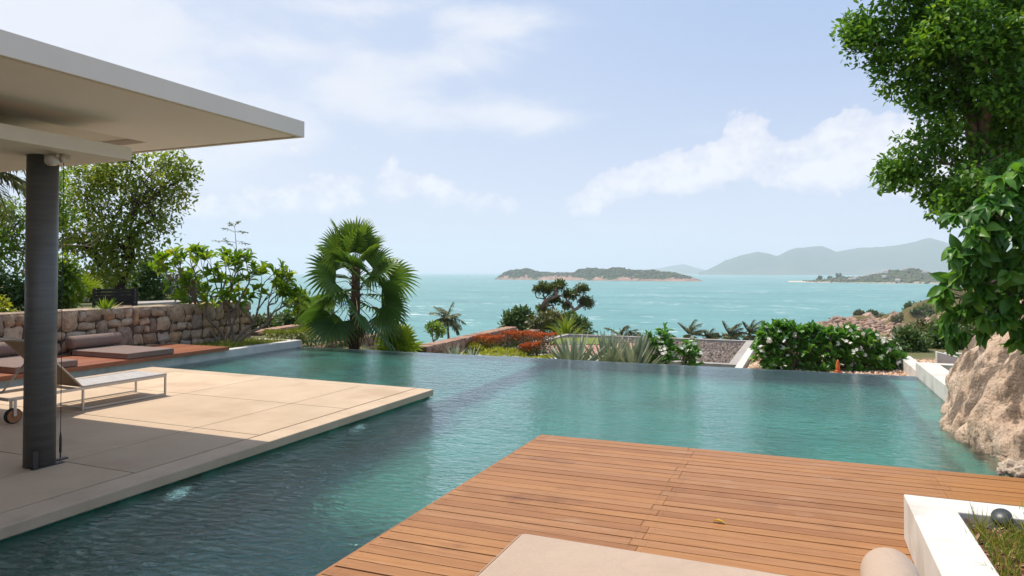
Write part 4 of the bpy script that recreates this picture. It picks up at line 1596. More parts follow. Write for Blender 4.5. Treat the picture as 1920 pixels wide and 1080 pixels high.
# ---- palms
def fan_frond(pet0, dirv, petlen, R, nseg=34, span=R_(300), droop=.35, cup=.25, stem_r=.012, mbs=None, rv=.5, width=.055, split=.62):
    """palmate leaf: petiole from pet0 along dirv, blade at its end"""
    dirv = np.asarray(dirv, float) / np.linalg.norm(dirv)
    side = np.cross(dirv, [0, 0, 1.0])
    if np.linalg.norm(side) < .05:
        side = np.array([1.0, 0, 0])
    side /= np.linalg.norm(side)
    up = np.cross(side, dirv)
    hub = pet0 + dirv * petlen * 1.0 + np.array([0, 0, -.12 * petlen * abs(dirv[0] ** 2 + dirv[1] ** 2)])
    mid = pet0 + dirv * petlen * .5 + np.array([0, 0, .05 * petlen])
    # the blade hangs lower than its stalk and is turned about it
    bend = .04 + .20 * max(0, math.cos(math.asin(max(-1, min(1, dirv[2]))))) * rng.random()
    dirv = dirv + np.array([0, 0, -bend])
    dirv /= np.linalg.norm(dirv)
    side = side - dirv * (side @ dirv)
    side /= np.linalg.norm(side)
    up = np.cross(side, dirv)
    ro = rng.normal() * .75
    side, up = side * math.cos(ro) + up * math.sin(ro), up * math.cos(ro) - side * math.sin(ro)
    mbs.tube([pet0, mid, hub], [stem_r, stem_r * .8, stem_r * .6], 5, caps=False)
    Vs, Fs, Rs = [], [], []
    o = 0
    for i in range(nseg):
        a = (i / (nseg - 1) - .5) * span
        L = R * (.82 + .25 * math.cos(a * .55)) * (1 + rng.normal() * .05)
        ax = math.cos(a) * dirv + math.sin(a) * side
        tn = -math.sin(a) * dirv + math.cos(a) * side
        ts = [0, .3, split, split + (1 - split) * .5, 1.0]
        ws = [.004, .5, .85, .5, .04]
        hw = L * math.tan(span / nseg / 2) * 1.15 * split
        tw = rng.normal() * .15
        for t, w in zip(ts, ws):
            c = hub + ax * L * t + up * (cup * L * (math.sin(math.pi * min(t, 1) * .5) * .35 - .3 * t * t * abs(math.sin(a / 2))))
            g = droop * L * max(0, t - .35) ** 2 * 1.6
            c = c + np.array([0, 0, -g])
            ww = hw * w
            Vs += [c - tn * ww + up * ww * .5, c - up * ww * .1 + up * tw * .02, c + tn * ww + up * ww * .5]
        for k in range(4):
            q = o + 3 * k
            for j in range(2):
                Fs += [(q + j, q + j + 1, q + 4 + j), (q + j, q + 4 + j, q + 3 + j)]
        Rs += [min(1, max(0, rv + rng.normal() * .08))] * 9 + [min(1, max(0, rv + .12))] * 3 + [min(1, max(0, rv + .35))] * 3
        o += 15
    return np.array(Vs), np.array(Fs), np.array(Rs)


def fan_palm(name, label, base, crown_px, d, n, petlen, R, trunk_r, leafm='fan', z_lo=None, group=None, dead=True, el_lo=-62, nseg=34):
    t = thing(name, label, 'palm', base, group)
    top = at_d(*crown_px, d)
    mb = MB()
    m = 14
    pts = [base + (top - base) * (i / m) for i in range(m + 1)]
    mb.tube(pts, [trunk_r * (1.25 - .35 * i / m + .06 * rng.normal()) for i in range(m + 1)], 12)
    # fibre stubs of old leaf stalks
    for i in range(70):
        s = rng.random()
        p = base + (top - base) * s
        a = rng.random() * 6.28
        o = np.array([math.cos(a), math.sin(a), 0])
        mb.tube([p + o * trunk_r * .8, p + o * trunk_r * 1.7 + np.array([0, 0, .10])], [.022, .012], 5)
    mb.build('trunk', M['palmtrunk'], t, smooth=True)
    st = MB()
    parts = []
    L = np.linalg.norm(top - base)
    zl = z_lo if z_lo is not None else .55
    for i in range(n):
        f = i / (n - 1)                 # 0 lowest, 1 top spear
        el = el_lo + (86 - el_lo) * f ** 1.0 + rng.normal() * 6
        az = i * 2.39996 + rng.normal() * .15
        att = base + (top - base) * (zl + (1 - zl) * f ** .8)
        e = R_(el)
        dv = np.array([math.cos(e) * math.cos(az), math.cos(e) * math.sin(az), math.sin(e)])
        pl = petlen * (1.05 - .35 * f) * (1 + rng.normal() * .1)
        rr = R * (1.0 - .1 * f) * (1 + rng.normal() * .07)
        V, Fc, rn = fan_frond(att, dv, pl, rr, nseg, R_(250 - 50 * f), .34 - .2 * f, .28, .013, st, .25 + .5 * f + rng.normal() * .06)
        parts.append((V, Fc, rn))
    st.build('leaf_stalks', M['stalk'], t, smooth=True)
    leaf_obj('fronds', parts, G[leafm], t)
    if dead:
        parts = []
        sd = MB()
        for i in range(9):
            az = i * 2.4 + 1
            att = base + (top - base) * (zl * .82 + .1 * rng.random())
            e = R_(-75 + rng.normal() * 6)
            dv = np.array([math.cos(e) * math.cos(az), math.cos(e) * math.sin(az), math.sin(e)])
            V, Fc, rn = fan_frond(att, dv, petlen * .45, R * .6, 16, R_(140), .5, .1, .01, sd, rng.random(), split=.4)
            parts.append((V, Fc, rn))
        sd.build('dry_stalks', M['palmtrunk'], t)
        leaf_obj('dry_fronds', parts, G['dry'], t)
    return t


M['stalk'] = surf('palm_stalk', (.14, .17, .05), (.2, .2, .07), 5, .6)
d = 18.4
rng = np.random.default_rng(23)
fan_palm('fan_palm', 'big fan palm with a shaggy brown trunk behind the pool edge', on_ground(664, d, -.05), (668, 500), d, 40, .95, .74, .12, 'fan', .60, None, True, -36, 26)
d = 19.6
b = on_ground(745, d)
fan_palm('dwarf_palm', 'small lime green palm clump right of the big fan palm', b, (745, 655), d, 20, .5, .62, .05, 'fan_lime', 0.3, None, False, 8, 18)
d = 22.5
fan_palm('dwarf_palm', 'small pale fan palm behind the dark bush, left of the slatted box', on_ground(150, d), (148, 560), d, 14, .5, .62, .05, 'fan_lime', 0.3, None, False, 5, 18)


def pinnate(root, dirv, L, nl, leafl, droop, parts, st, sweep=None, w=.05, rlo=.1, rhi=.8, r0=.03):
    dirv = np.asarray(dirv, float) / np.linalg.norm(dirv)
    m = 8
    pts = []
    p = np.array(root, float)
    v = dirv.copy()
    for i in range(m + 1):
        pts.append(p.copy())
        v = v + np.array([0, 0, -droop / m]) + (np.asarray(sweep) / m if sweep is not None else 0)
        v /= np.linalg.norm(v)
        p = p + v * L / m
    pts = np.array(pts)
    st.tube(list(pts), [r0 * (1 - .8 * i / m) for i in range(m + 1)], 5, caps=False)
    ts = np.linspace(.12, .99, nl)
    P = np.stack([np.interp(ts * m, np.arange(m + 1), pts[:, k]) for k in range(3)], -1)
    tg = unit(np.gradient(pts, axis=0))
    Tn = unit(np.stack([np.interp(ts * m, np.arange(m + 1), tg[:, k]) for k in range(3)], -1))
    sd = unit(np.cross(Tn, np.array([0, 0, 1.0])))
    for s in (-1, 1):
        D = Tn * .55 + sd * s * .85 + np.array([0, 0, -.28]) + rng.normal(size=(nl, 3)) * .1
        if sweep is not None:
            D = D + np.asarray(sweep) * .9
        N = np.cross(D, np.cross(np.array([0, 0, 1.0]), D)) + rng.normal(size=(nl, 3)) * .3
        l = leafl * (.35 + .65 * np.sin(np.pi * np.clip(ts * .85 + .12, 0, 1))) * (1 + rng.normal(size=nl) * .06)
        parts.append(leaf_arrays(P, D, N, l, w, T_BLADE, np.clip(rlo + (rhi - rlo) * rng.random(nl), 0, 1)))


def coco_palm(label, px, py, d, n=16, L=2.6, sweep=None, group=None, lean=0.0, leafl=.7, nl=26, w=.07, name='coconut_palm', zc=None):
    top = at_d(px, py, d)
    p = at_d(px - lean, HOR, d)
    base = np.array([p[0], p[1], gz(p) - .2])
    t = thing(name, label, 'palm', base, group)
    mb = MB()
    m = 8
    pts = [base + (top - base) * (i / m) + RT * (.12 * L * math.sin(math.pi * i / m)) * .3 for i in range(m + 1)]
    mb.tube(pts, [.17 - .07 * i / m for i in range(m + 1)], 10)
    mb.build('trunk', M['bark'], t, smooth=True)
    parts = []
    st = MB()
    for i in range(n):
        f = i / (n - 1)
        el = R_(-30 + 108 * f + rng.normal() * 7)
        az = i * 2.39996 + rng.normal() * .2
        dv = np.array([math.cos(el) * math.cos(az), math.cos(el) * math.sin(az), math.sin(el)])
        pinnate(top, dv, L * (1 + rng.normal() * .08), nl, leafl, .9 + .5 * (1 - f), parts, st, sweep, w)
    st.build('leaf_stalks', M['stalk'], t, smooth=True)
    leaf_obj('fronds', parts, G['coco'], t)
    return t


coco_palm('palm with dark hanging fronds at upper left under the pavilion roof', -30, 318, 17.0, 18, 1.7, None, None, 0, .55, 30, .045)
coco_palm('small coconut palm standing alone before the sea right of the big fan palm', 838, 598, 78.0, 18, 2.1, RT * .15, None, -4, .75, 26, .1)
WIND = RT * .55 + np.array([0, 0, .12])
for (px, py, L, lab) in ((1166, 634, 4.4, 'wind blown palm head poking up behind the grey agave clump'), (1190, 640, 2.6, 'small wind blown palm head just left of the flowering sapling'),
                         (1294, 630, 4.2, 'wind blown palm head behind the left end of the gravel roof edge'), (1330, 637, 2.8, 'small low palm head above the middle of the gravel roof'),
                         (1370, 632, 4.2, 'wind blown palm head above the right corner of the gravel roof'), (1407, 628, 4.2, 'wind blown palm head touching the left end of the plumeria hedge'),
                         (1250, 642, 2.4, 'tiny palm tip behind the flowering sapling')):
    coco_palm(lab, px, py, 135.0, 18, L * .8, WIND * 1.6, 'wind blown palms below the garden', 0, 1.4, 30, .2)


# ---- plumeria at left
def plumeria(name, label, base_px, d, blobs, n, leafm, L, k, r_tip, base=None, flowers=0, nstem=None, cat='shrub', dz=1.0, maxr=.06, group=None, spread=1.0, up=.55, frac=.36):
    b = on_ground(base_px, d) if base is None else np.asarray(base, float)
    tips = blob_tips(blobs, n, d, dz, .3)
    t = thing(name, label, cat, b, group)
    mb = MB()
    if nstem:
        lab = np.argsort(tips @ RT)
        for i, ch in enumerate(np.array_split(lab, nstem)):
            off = RT * ((i / (nstem - 1) - .5) * .9) + F0 * rng.normal() * .15
            grow(b + off * .55, tips[ch], r_tip, d0=unit(np.array([*(off[:2] * .8), .9])), frac=frac, wob=.07, mb=mb, maxr=maxr, power=.42)
    else:
        grow(b, tips, r_tip, frac=frac, wob=.08, mb=mb, maxr=maxr, power=.45)
    mb.build('stems', M['bark_pale'], t, smooth=True)
    c = tips.mean(0) - np.array([0, 0, .6])
    dirs = unit(unit(tips - c) * .7 + np.array([0, 0, up]) + rng.normal(size=(len(tips), 3)) * .2)
    leaf_obj('leaves', [whorls(tips, dirs, k, L, .29, T_PLUM, spread, .05)], G[leafm], t)
    if flowers:
        # clusters near the outside facing the pool
        idx = rng.choice(len(tips), flowers, replace=flowers > len(tips))
        parts = []
        for i in idx:
            for q in range(int(rng.integers(2, 6))):
                cpos = tips[i] + dirs[i] * L * .55 - F0 * .12 + rng.normal(size=3) * .055
                nrm = unit(-F0 * .6 + np.array([0, 0, .7]) + rng.normal(size=3) * .5)
                a0 = rng.random() * 6
                s1 = unit(np.cross(nrm, [0.3, .1, 1]))
                s2 = np.cross(nrm, s1)
                an = a0 + np.arange(5) * 2 * math.pi / 5
                D = np.cos(an)[:, None] * s1 + np.sin(an)[:, None] * s2 + nrm * .25
                parts.append(leaf_arrays(np.repeat(cpos[None], 5, 0), D, np.repeat(nrm[None], 5, 0), 0.048, .038, T_PLUM, rng.random(5)))
        leaf_obj('blossoms', parts, G['petal'], t)
    return t


plumeria('plumeria_tree', 'many stemmed yellow green plumeria growing in the white bed beside the stone wall', 430, 15.8,
         [(320, 498, 32, 24), (360, 488, 36, 24), (410, 490, 40, 26), (455, 505, 40, 28), (500, 518, 36, 26), (540, 540, 26, 22), (330, 530, 34, 22), (390, 530, 42, 26), (450, 545, 42, 26),
          (510, 560, 36, 24), (345, 560, 24, 18), (420, 570, 30, 14), (560, 560, 12, 12)], 100, 'plum', .27, 11, .012,
         base=at_z(432, 648, -.03), nstem=6, maxr=.045, dz=.8)
# thin feathery tree above it
d = 16.4
b = at_z(452, 640, -.05)
t = thing('feathery_sapling', 'thin feathery sapling rising above the plumeria against the sky', 'sapling', b)
mb = MB()
trunk = [b, at_d(448, 560, d), at_d(446, 500, d), at_d(443, 462, d), at_d(440, 424, d)]
mb.tube(trunk, [.016, .013, .010, .008, .005], 6)
parts = []
for (x0, y0, x1, y1) in ((440, 424, 450, 414), (441, 436, 418, 428), (441, 434, 462, 436), (443, 455, 398, 452), (443, 452, 466, 458), (444, 470, 420, 448), (444, 472, 468, 466), (446, 490, 466, 483), (446, 492, 425, 478), (446, 488, 474, 476), (440, 426, 430, 420)):
    a, e = at_d(x0, y0, d), at_d(x1, y1, d + rng.normal() * .15)
    mb.tube([a, (a + e) / 2 + np.array([0, 0, .03]), e], [.005, .004, .002], 4)
    k = 22
    s = .35 + .65 * rng.random(k)[:, None]
    P = a + (e - a) * s
    D = unit(e - a) * .4 + rng.normal(size=(k, 3)) * (.7, .7, .25)
    parts.append(leaf_arrays(P, D, np.array([0, 0, 1.0]) + rng.normal(size=(k, 3)) * .3, .085, .03, TD, rng.random(k)))
mb.build('stem', M['bark_pale'], t, smooth=True)
leaf_obj('foliage', parts, G['acacia'], t)
# low greenery in the bed
n = 1500
x = -12.7 + rng.random(n) * 1.3
y = 11.05 + rng.random(n) * 2.1
P = np.stack([x, y, np.full(n, -.02)], -1)
D = np.stack([rng.normal(size=n) * .5, rng.normal(size=n) * .5, np.ones(n)], -1)
g = leaf_obj('bed_plants', [leaf_arrays(P, D, rng.normal(size=(n, 3)), .09 + .1 * rng.random(n), .02, T_BLADE, rng.random(n))], G['blade'], None, 'stuff')
tag(g, 'low grassy plants in the white bed under the plumeria', 'ground cover')
mb = MB()
mb.box(-12.86, 10.96, -.5, XL - .22, inf_y(XL) - .2, -.03)
mb.build('bed_soil', M['earth'], None, 'structure')


# ---- slatted box, slab behind the stone wall
def slat_box():
    d = 19.2
    w = MB()
    c = at_d(219, 560, d)
    p0 = at_d(176, 562, d - .25)
    p1 = at_d(250, 562, d + .15)
    ux = (p1 - p0)
    ux[2] = 0
    W = np.linalg.norm(ux)
    ux = ux / W
    uy = np.array([-ux[1], ux[0], 0])
    zt = float(at_d(219, 541, d)[2])
    zb = float(at_d(219, 571, d)[2])
    g = gz(p0)
    t = thing('slatted_box', 'dark slatted timber box on legs behind the stone wall', 'planter box', (p0[0], p0[1], g))
    dep = .95
    H = zt - zb
    sl = MB()
    hh = H / 5
    for i in range(5):
        z0 = zb + i * hh
        for (a, b) in ((p0, p0 + ux * W), (p0 + ux * W, p0 + ux * W + uy * dep), (p0 + ux * W + uy * dep, p0 + uy * dep), (p0 + uy * dep, p0)):
            e = unit(b - a)
            nn = np.array([-e[1], e[0], 0]) * .022
            a2, b2 = a + e * .03, b - e * .03
            sl.prism([tuple(a2[:2]), tuple(b2[:2]), tuple((b2 + nn)[:2]), tuple((a2 + nn)[:2])], z0, z0 + hh * .66, rng.random())
    sl.build('slats', M['slat'], t)
    for (q) in (p0, p0 + ux * W, p0 + ux * W + uy * dep, p0 + uy * dep):
        pm = MB()
        pm.box(q[0] - .03, q[1] - .03, g, q[0] + .03, q[1] + .03, zt + .01)
        pm.build('corner_post', M['slat'], t)
    bt = MB()
    q = [p0 + ux * .05 + uy * .05, p0 + ux * (W - .05) + uy * .05, p0 + ux * (W - .05) + uy * (dep - .05), p0 + ux * .05 + uy * (dep - .05)]
    bt.prism([tuple(v[:2]) for v in q], zb - .03, zb - .005)
    bt.build('floor_board', M['slat'], t)
    # slab
    a = at_d(258, 577, 20.5)
    b2 = at_d(372, 574, 22.5)
    mbs = MB()
    e = unit(b2 - a)
    nn = np.array([-e[1], e[0], 0]) * 1.2
    mbs.prism([tuple(a[:2]), tuple(b2[:2]), tuple((b2 + nn)[:2]), tuple((a + nn)[:2])], float(a[2]) - .3, float(a[2]) + .13)
    tag(mbs.build('stone_ledge', M['concrete'], None, bevel=.02), 'long grey stone ledge behind the stone wall, right of the slatted box', 'ledge')


slat_box()


def spiky(name, label, base, n, L, w, leafm, el=(15, 85), cat='plant', group=None, parent_leaf='leaves', tm=T_SWORD, bend=0.0, rad=.05, az_range=None, lv=.18):
    t = thing(name, label, cat, base, group)
    parts = []
    e = R_(el[0]) + (R_(el[1]) - R_(el[0])) * rng.random(n) ** .8
    az = rng.random(n) * 6.283
    D = np.stack([np.cos(e) * np.cos(az), np.cos(e) * np.sin(az), np.sin(e)], -1)
    N = np.stack([-np.sin(e) * np.cos(az), -np.sin(e) * np.sin(az), np.cos(e)], -1) + rng.normal(size=(n, 3)) * .2
    P = np.asarray(base) + D * rad
    leaf_obj(parent_leaf, [leaf_arrays(P, D, N, L * (1 + rng.normal(size=n) * lv), w * (1 + .15 * rng.normal(size=n)), tm, rng.random(n))], G[leafm], t)
    m = MB()
    b = np.asarray(base)
    m.tube([b + np.array([0, 0, -.12]), b + np.array([0, 0, .04])], [rad * 1.2, rad * .8], 10)
    m.build('stem_base', M['palmtrunk'], t, smooth=True)
    return t


spiky('yucca', 'bright green spiky plant on the stone wall below the slatted box', at_d(196, 584, 13.9) + np.array([0, 0, -.06]), 60, .30, .03, 'lush', (5, 80))


def agave(label, px, d, zb, n, L, lean):
    base = at_d(px, HOR, d)
    base[2] = zb
    t = thing('agave', label, 'agave', base, 'grey agaves beyond the pool edge')
    az = rng.random(n) * 6.283
    e = R_(28) + R_(58) * rng.random(n) ** .9
    D = np.stack([np.cos(e) * np.cos(az), np.cos(e) * np.sin(az), np.sin(e)], -1)
    D = unit(D + RT * lean)
    N = np.cross(D, np.cross(np.array([0, 0, 1.0]), D)) + rng.normal(size=(n, 3)) * .25
    P = base + D * .06 + rng.normal(size=(n, 3)) * (.05, .05, .02)
    leaf_obj('leaves', [leaf_arrays(P, D, N, L * (1 + rng.normal(size=n) * .1), .075, T_SWORD, rng.random(n))], G['agave'], t)
    m = MB()
    m.tube([base - np.array([0, 0, .9]), base + np.array([0, 0, .08])], [.16, .1], 12)
    m.build('stem_base', M['palmtrunk'], t, smooth=True)


agave('smaller grey agave with stiff upright leaves, left one beyond the pool edge', 1076, 16.4, -.82, 90, 1.0, -.08)
agave('grey agave at the middle of the spiky clump beyond the pool edge', 1140, 16.6, -.86, 120, 1.0, .04)
agave('larger grey agave leaning right beside the flowering sapling', 1188, 16.2, -.88, 150, 1.08, .14)

# flowering sapling
plumeria('plumeria_sapling', 'young plumeria with a few white flowers between the agaves and the gravel roof', 1255, 16.3,
         [(1240, 640, 26, 14), (1225, 655, 20, 14), (1255, 665, 36, 18), (1285, 655, 22, 12), (1240, 625, 12, 6), (1300, 668, 12, 10), (1290, 685, 18, 8), (1240, 683, 26, 8)], 46, 'plum_dark', .25, 12, .012,
         base=np.array([*at_d(1252, HOR, 16.3)[:2], -1.7]), flowers=9, maxr=.05, cat='sapling')
# long plumeria hedge
HB = [(1462, 614, 12, 5), (1527, 619, 12, 5), (1588, 625, 12, 5), (1442, 624, 10, 5), (1625, 632, 10, 5), (1440, 650, 18, 24), (1450, 632, 26, 16), (1475, 625, 26, 14), (1510, 632, 30, 16), (1545, 634, 30, 15), (1580, 638, 30, 15), (1615, 645, 30, 14), (1648, 655, 26, 14), (1672, 672, 20, 14), (1450, 665, 34, 22), (1500, 662, 40, 22),
      (1555, 665, 42, 22), (1605, 672, 40, 20), (1650, 685, 34, 14), (1470, 690, 40, 14), (1530, 692, 45, 12), (1590, 694, 45, 10)]
plumeria('plumeria_hedge', 'long dense plumeria hedge with white flowers beyond the pool edge', 1560, 15.9, HB, 400, 'plum_dark', .24, 12, .010,
         base=np.array([*at_d(1560, HOR, 15.9)[:2], -1.65]), flowers=60, nstem=9, maxr=.04, cat='hedge', dz=.8)

# ---- lower garden: walls, hedges, red shrubs, roofs
def wall_px(name, label, p0, p1, zt, h, thick, mat, seed):
    a = at_z(*p0, zt)
    b = at_z(*p1, zt)
    return stone_wall(name, label, a[:2], b[:2], zt, zt - h, thick, mat, 3, .16, .42, seed)


wall_px('garden_wall', 'low pinkish stone wall passing behind the big fan palm', (572, 658), (735, 622), -.47, .75, .4, 'masonry_pink', 11)
wall_px('garden_wall', 'pinkish stone wall running towards the sea left of the red shrubs', (801, 650), (968, 613), -.92, .85, .55, 'masonry_pink', 12)
wall_px('garden_wall', 'short stone wall stub behind the red shrubs', (966, 627), (1012, 618), -1.22, .5, .5, 'masonry_pink', 13)
wall_px('garden_wall', 'low stone kerb wall behind the clipped hedge at left', (485, 622), (566, 609), -.42, .4, .5, 'masonry_pink', 14)


def hedge_box(name, label, pts, w, z0, z1, n, L, leafm, top=None, cat='hedge', group=None):
    """hedge along pts (xy), leaves on the skin and inside"""
    pts = [np.array(p[:2], float) for p in pts]
    t = thing(name, label, cat, (*pts[0], z0), group)
    Ps, Ns = [], []
    segs = list(zip(pts[:-1], pts[1:]))
    Ls = [np.linalg.norm(b - a) for a, b in segs]
    stem = MB()
    for (a, b), l in zip(segs, Ls):
        k = int(n * l / sum(Ls))
        s = rng.random(k)
        u = (b - a) / l
        nn = np.array([-u[1], u[0]])
        o = (rng.random(k) - .5) * w
        z = z0 + (z1 - z0) * rng.random(k) ** .7
        # push to skin
        f = rng.random(k)
        z = np.where(f < .4, z1 - .05 * rng.random(k), z)
        o = np.where((f > .4) & (f < .8), np.sign(o) * (w / 2 - .06 * rng.random(k)), o)
        bump = np.array([.10 * fbm((q * l * 1.5, z0 * 7, l), 2) for q in s])
        P = np.concatenate([a + u * (s * l)[:, None] + nn * (o * (1 + bump))[:, None], (z + bump * (z - z0) / (z1 - z0) * .8)[:, None]], 1)
        Ps.append(P)
        for q in np.linspace(.05, .95, max(2, int(l / .35))):
            c = a + u * q * l
            if q > .06:
                stem.tube([(c[0], c[1], z0 - .16), (c0[0], c0[1], z0 - .16)], .02, 5)
            c0 = c
            stem.tube([(c[0], c[1], z0 - .2), (c[0] + rng.normal() * .05, c[1], z1 - .12)], [.02, .008], 5)
    P = np.concatenate(Ps)
    k = len(P)
    D = rng.normal(size=(k, 3)) * .7 + np.array([0, 0, .6])
    N = rng.normal(size=(k, 3)) * .6 + np.array([0, 0, 1.0])
    r = np.clip(rng.random(k) * .8, 0, 1)
    stem.build('stems', M['bark_dark'], t)
    if top:
        hi = P[:, 2] > z0 + (z1 - z0) * (.45 + .5 * rng.random(k))
        leaf_obj('foliage', [leaf_arrays(P[~hi], D[~hi], N[~hi], L, L * .5, TD, r[~hi])], G[leafm], t)
        leaf_obj('new_growth', [leaf_arrays(P[hi], D[hi], N[hi], L, L * .5, TD, r[hi])], G[top], t)
    else:
        leaf_obj('foliage', [leaf_arrays(P, D, N, L, L * .5, TD, r)], G[leafm], t)
    return t


hedge_box('clipped_hedge', 'clipped green hedge with a yellow top between the white bed and the fan palm', [at_d(500, HOR, 19.5), at_d(588, HOR, 20.2), at_d(665, HOR, 22.5)], .9, -.75, .02, 5200, .085, 'dark', 'hedge')
for (pl, z1, lab) in (([(897, 28.0), (938, 27.6)], -.90, 'red leaved shrub nearest the stone wall, left of the other red shrubs'),
                      ([(950, 29.5), (985, 29.0)], -.85, 'red leaved clipped shrub in the middle behind the yellow ground cover'),
                      ([(996, 28.8), (1032, 28.2)], -.86, 'red leaved shrub at the right end beside the pink paving'),
                      ([(980, 26.6), (1006, 26.4)], -1.08, 'rounded orange red shrub standing in front of the other red shrubs')):
    hedge_box('red_shrub', lab, [at_d(px, HOR, dd) for px, dd in pl], .95, -1.72, z1, 2300, .085, 'dark', 'red', 'shrub', 'red shrubs in the lower garden')

# yellow ground cover mounds
parts = []
for (px, d, rx, ry, h) in ((888, 27.5, .75, .6, .42), (905, 28.5, .8, .6, .48), (935, 26.6, .9, .5, .36), (960, 26.2, .8, .5, .36), (920, 25.6, .8, .5, .26), (1015, 25.6, .6, .5, .22), (1035, 26.2, .5, .4, .2), (985, 25.4, .6, .4, .2), (850, 26, .8, .6, .3), (875, 25.2, .8, .5, .25)):
    c = at_d(px, HOR, d)
    n = 900
    q = unit(rng.normal(size=(n, 3))) * (.75 + .25 * rng.random((n, 1)))
    q[:, 2] = np.abs(q[:, 2])
    P = np.array([c[0], c[1], -1.74]) + q * np.array([rx, ry, h * 1.45])
    parts.append(leaf_arrays(P, q + rng.normal(size=(n, 3)) * .5, rng.normal(size=(n, 3)) + np.array([0, 0, 1.0]), .09, .045, TD, rng.random(n)))
g = leaf_obj('ground_cover', parts, G['cover'], None, 'stuff')
tag(g, 'yellow green ground cover mounds in front of the red shrubs', 'ground cover')
spiky('yucca', 'grey green spiky yucca at the foot of the stone wall, left one', on_ground(851, 24.2, .15), 70, .62, .05, 'agave', (8, 85), 'yucca', 'yuccas by the stone wall')
spiky('yucca', 'grey green spiky yucca right of its twin at the stone wall foot', on_ground(884, 24.0, .15), 70, .62, .05, 'agave', (8, 85), 'yucca', 'yuccas by the stone wall')

# pale lower slab with two strips
q = [at_z(px, py, -1.5) for px, py in ((905, 662), (1052, 671), (1052, 720), (800, 705))]
mb = MB()
mb.prism([tuple(v[:2]) for v in q], -1.9, -1.5)
slab = mb.build('lower_slab', M['paving_pale'], None)
tag(slab, 'pale flat roof slab just beyond the pool edge left of the agaves', 'roof slab')
mb = MB()
for (a, b) in (((918, 668), (935, 663.5)), ((978, 671), (996, 666))):
    p, r = at_z(*a, -1.496), at_z(*b, -1.496)
    u = unit(r - p)
    nn = np.array([-u[1], u[0], 0]) * .06
    mb.prism([tuple((p - nn)[:2]), tuple((r - nn)[:2]), tuple((r + nn)[:2]), tuple((p + nn)[:2])], -1.499, -1.47)
mb.build('slab_strip', M['white'], slab)


def quad_px(name, mat, pts, z, dz=.06, kind='structure'):
    q = [at_z(px, py, z) for px, py in pts]
    mb = MB()
    mb.prism([tuple(v[:2]) for v in q], z - dz, z)
    return mb.build(name, mat, None, kind)


quad_px('lower_lawn', M['grass'], ((1030, 633), (1150, 633.5), (1150, 645), (1030, 645)), -1.62, .3)
quad_px('pink_path', M['paving_pink'], ((1022, 643.5), (1200, 643.5), (1220, 675), (1030, 675)), -1.66, .2)


def gravel_roof(name, label, x0, y0, x1, y1, z, par, gm, pm, seed, h=.14, wl=.28, sides='lrtb'):
    t = thing(name, label, 'flat roof', ((x0 + x1) / 2, y0, z - 1))
    w = MB()
    if 'b' in sides:
        w.box(x0, y0, z - 1.0, x1, y0 + wl, z + h)
    if 't' in sides:
        w.box(x0, y1 - wl, z - 1.0, x1, y1, z + h + .002)
    if 'l' in sides:
        w.box(x0, y0 + wl, z - 1.0, x0 + wl, y1 - wl, z + h + .001)
    if 'r' in sides:
        w.box(x1 - wl, y0 + wl, z - 1.0, x1, y1 - wl, z + h + .001)
    w.build('parapet', M[pm], t, bevel=.01)
    n = 70
    xs = np.linspace(x0 + .02, x1 - .02, n)
    ys = np.linspace(y0 + .02, y1 - .02, n)
    X, Y = np.meshgrid(xs, ys)
    link_mesh('gravel_bed', grid_mesh('gravel_bed', np.stack([X, Y, np.full_like(X, z - .02)], -1)), M[gm], t)
    # loose stones on top
    k = 5200 if gm == 'gravel_grey' else 9000
    px = x0 + wl + rng.random(k) * (x1 - x0 - 2 * wl)
    py = y0 + wl + rng.random(k) * (y1 - y0 - 2 * wl)
    oc = np.array([(1, 0, 0), (-1, 0, 0), (0, 1, 0), (0, -1, 0), (0, 0, 1), (0, 0, -1)], float)
    of = np.array([(0, 2, 4), (2, 1, 4), (1, 3, 4), (3, 0, 4), (2, 0, 5), (1, 2, 5), (3, 1, 5), (0, 3, 5)])
    s = (.045 + .05 * rng.random(k)) * (1 if gm == 'gravel_grey' else .55)
    V = np.stack([px, py, np.full(k, z)], -1)[:, None, :] + oc[None] * s[:, None, None] * (.7 + .6 * rng.random((k, 6, 1)))
    Fc = of[None] + (np.arange(k) * 6)[:, None, None]
    me = np_mesh('gravel', V.reshape(-1, 3), Fc.reshape(-1, 3), 3, np.repeat(rng.random(k), 6))
    o = link_mesh('gravel', me, M[gm + '_stone'], t)
    o['kind'] = 'stuff'
    return t


def stone_mat(name, stops):
    m, T, out = newmat(name)
    at = T.n('ShaderNodeAttribute', attribute_name='rnd').outputs['Fac']
    p = T.n('ShaderNodeBsdfPrincipled', ins={'Base Color': T.ramp(at, stops), 'Roughness': .9})
    T.link(p.outputs[0], out.inputs[0])
    return m


M['gravel_grey_stone'] = stone_mat('grey_gravel_stone', [(0, (.06, .046, .04)), (.6, (.15, .115, .10)), (1, (.27, .22, .19))])
M['gravel_tan_stone'] = stone_mat('tan_gravel_stone', [(0, (.30, .15, .09)), (.6, (.52, .34, .23)), (1, (.72, .60, .48))])
za = -1.72
p_nr = at_z(1378, 690, za)
p_fr = at_z(1418, 645, za)
xr, y0_, y1_ = float((p_nr[0] + p_fr[0]) / 2), float(p_nr[1]) - .3, float(p_fr[1])
gravel_roof('gravel_roof', 'flat roof of grey gravel with a concrete parapet beyond the agaves', xr - 9.5, y0_, xr, y1_, za, .15, 'gravel_grey', 'concrete', 3, .16, .32)
gravel_roof('gravel_roof', 'flat roof of tan gravel with white parapets around the plumeria hedge', -1.36, 14.2, 3.9, 20.5, -.56, .15, 'gravel_tan', 'white', 4, .14, .17, 'lb')
mb = MB()
mb.box(2.16, 14.4, -1.5, 2.42, 18.8, -.30)
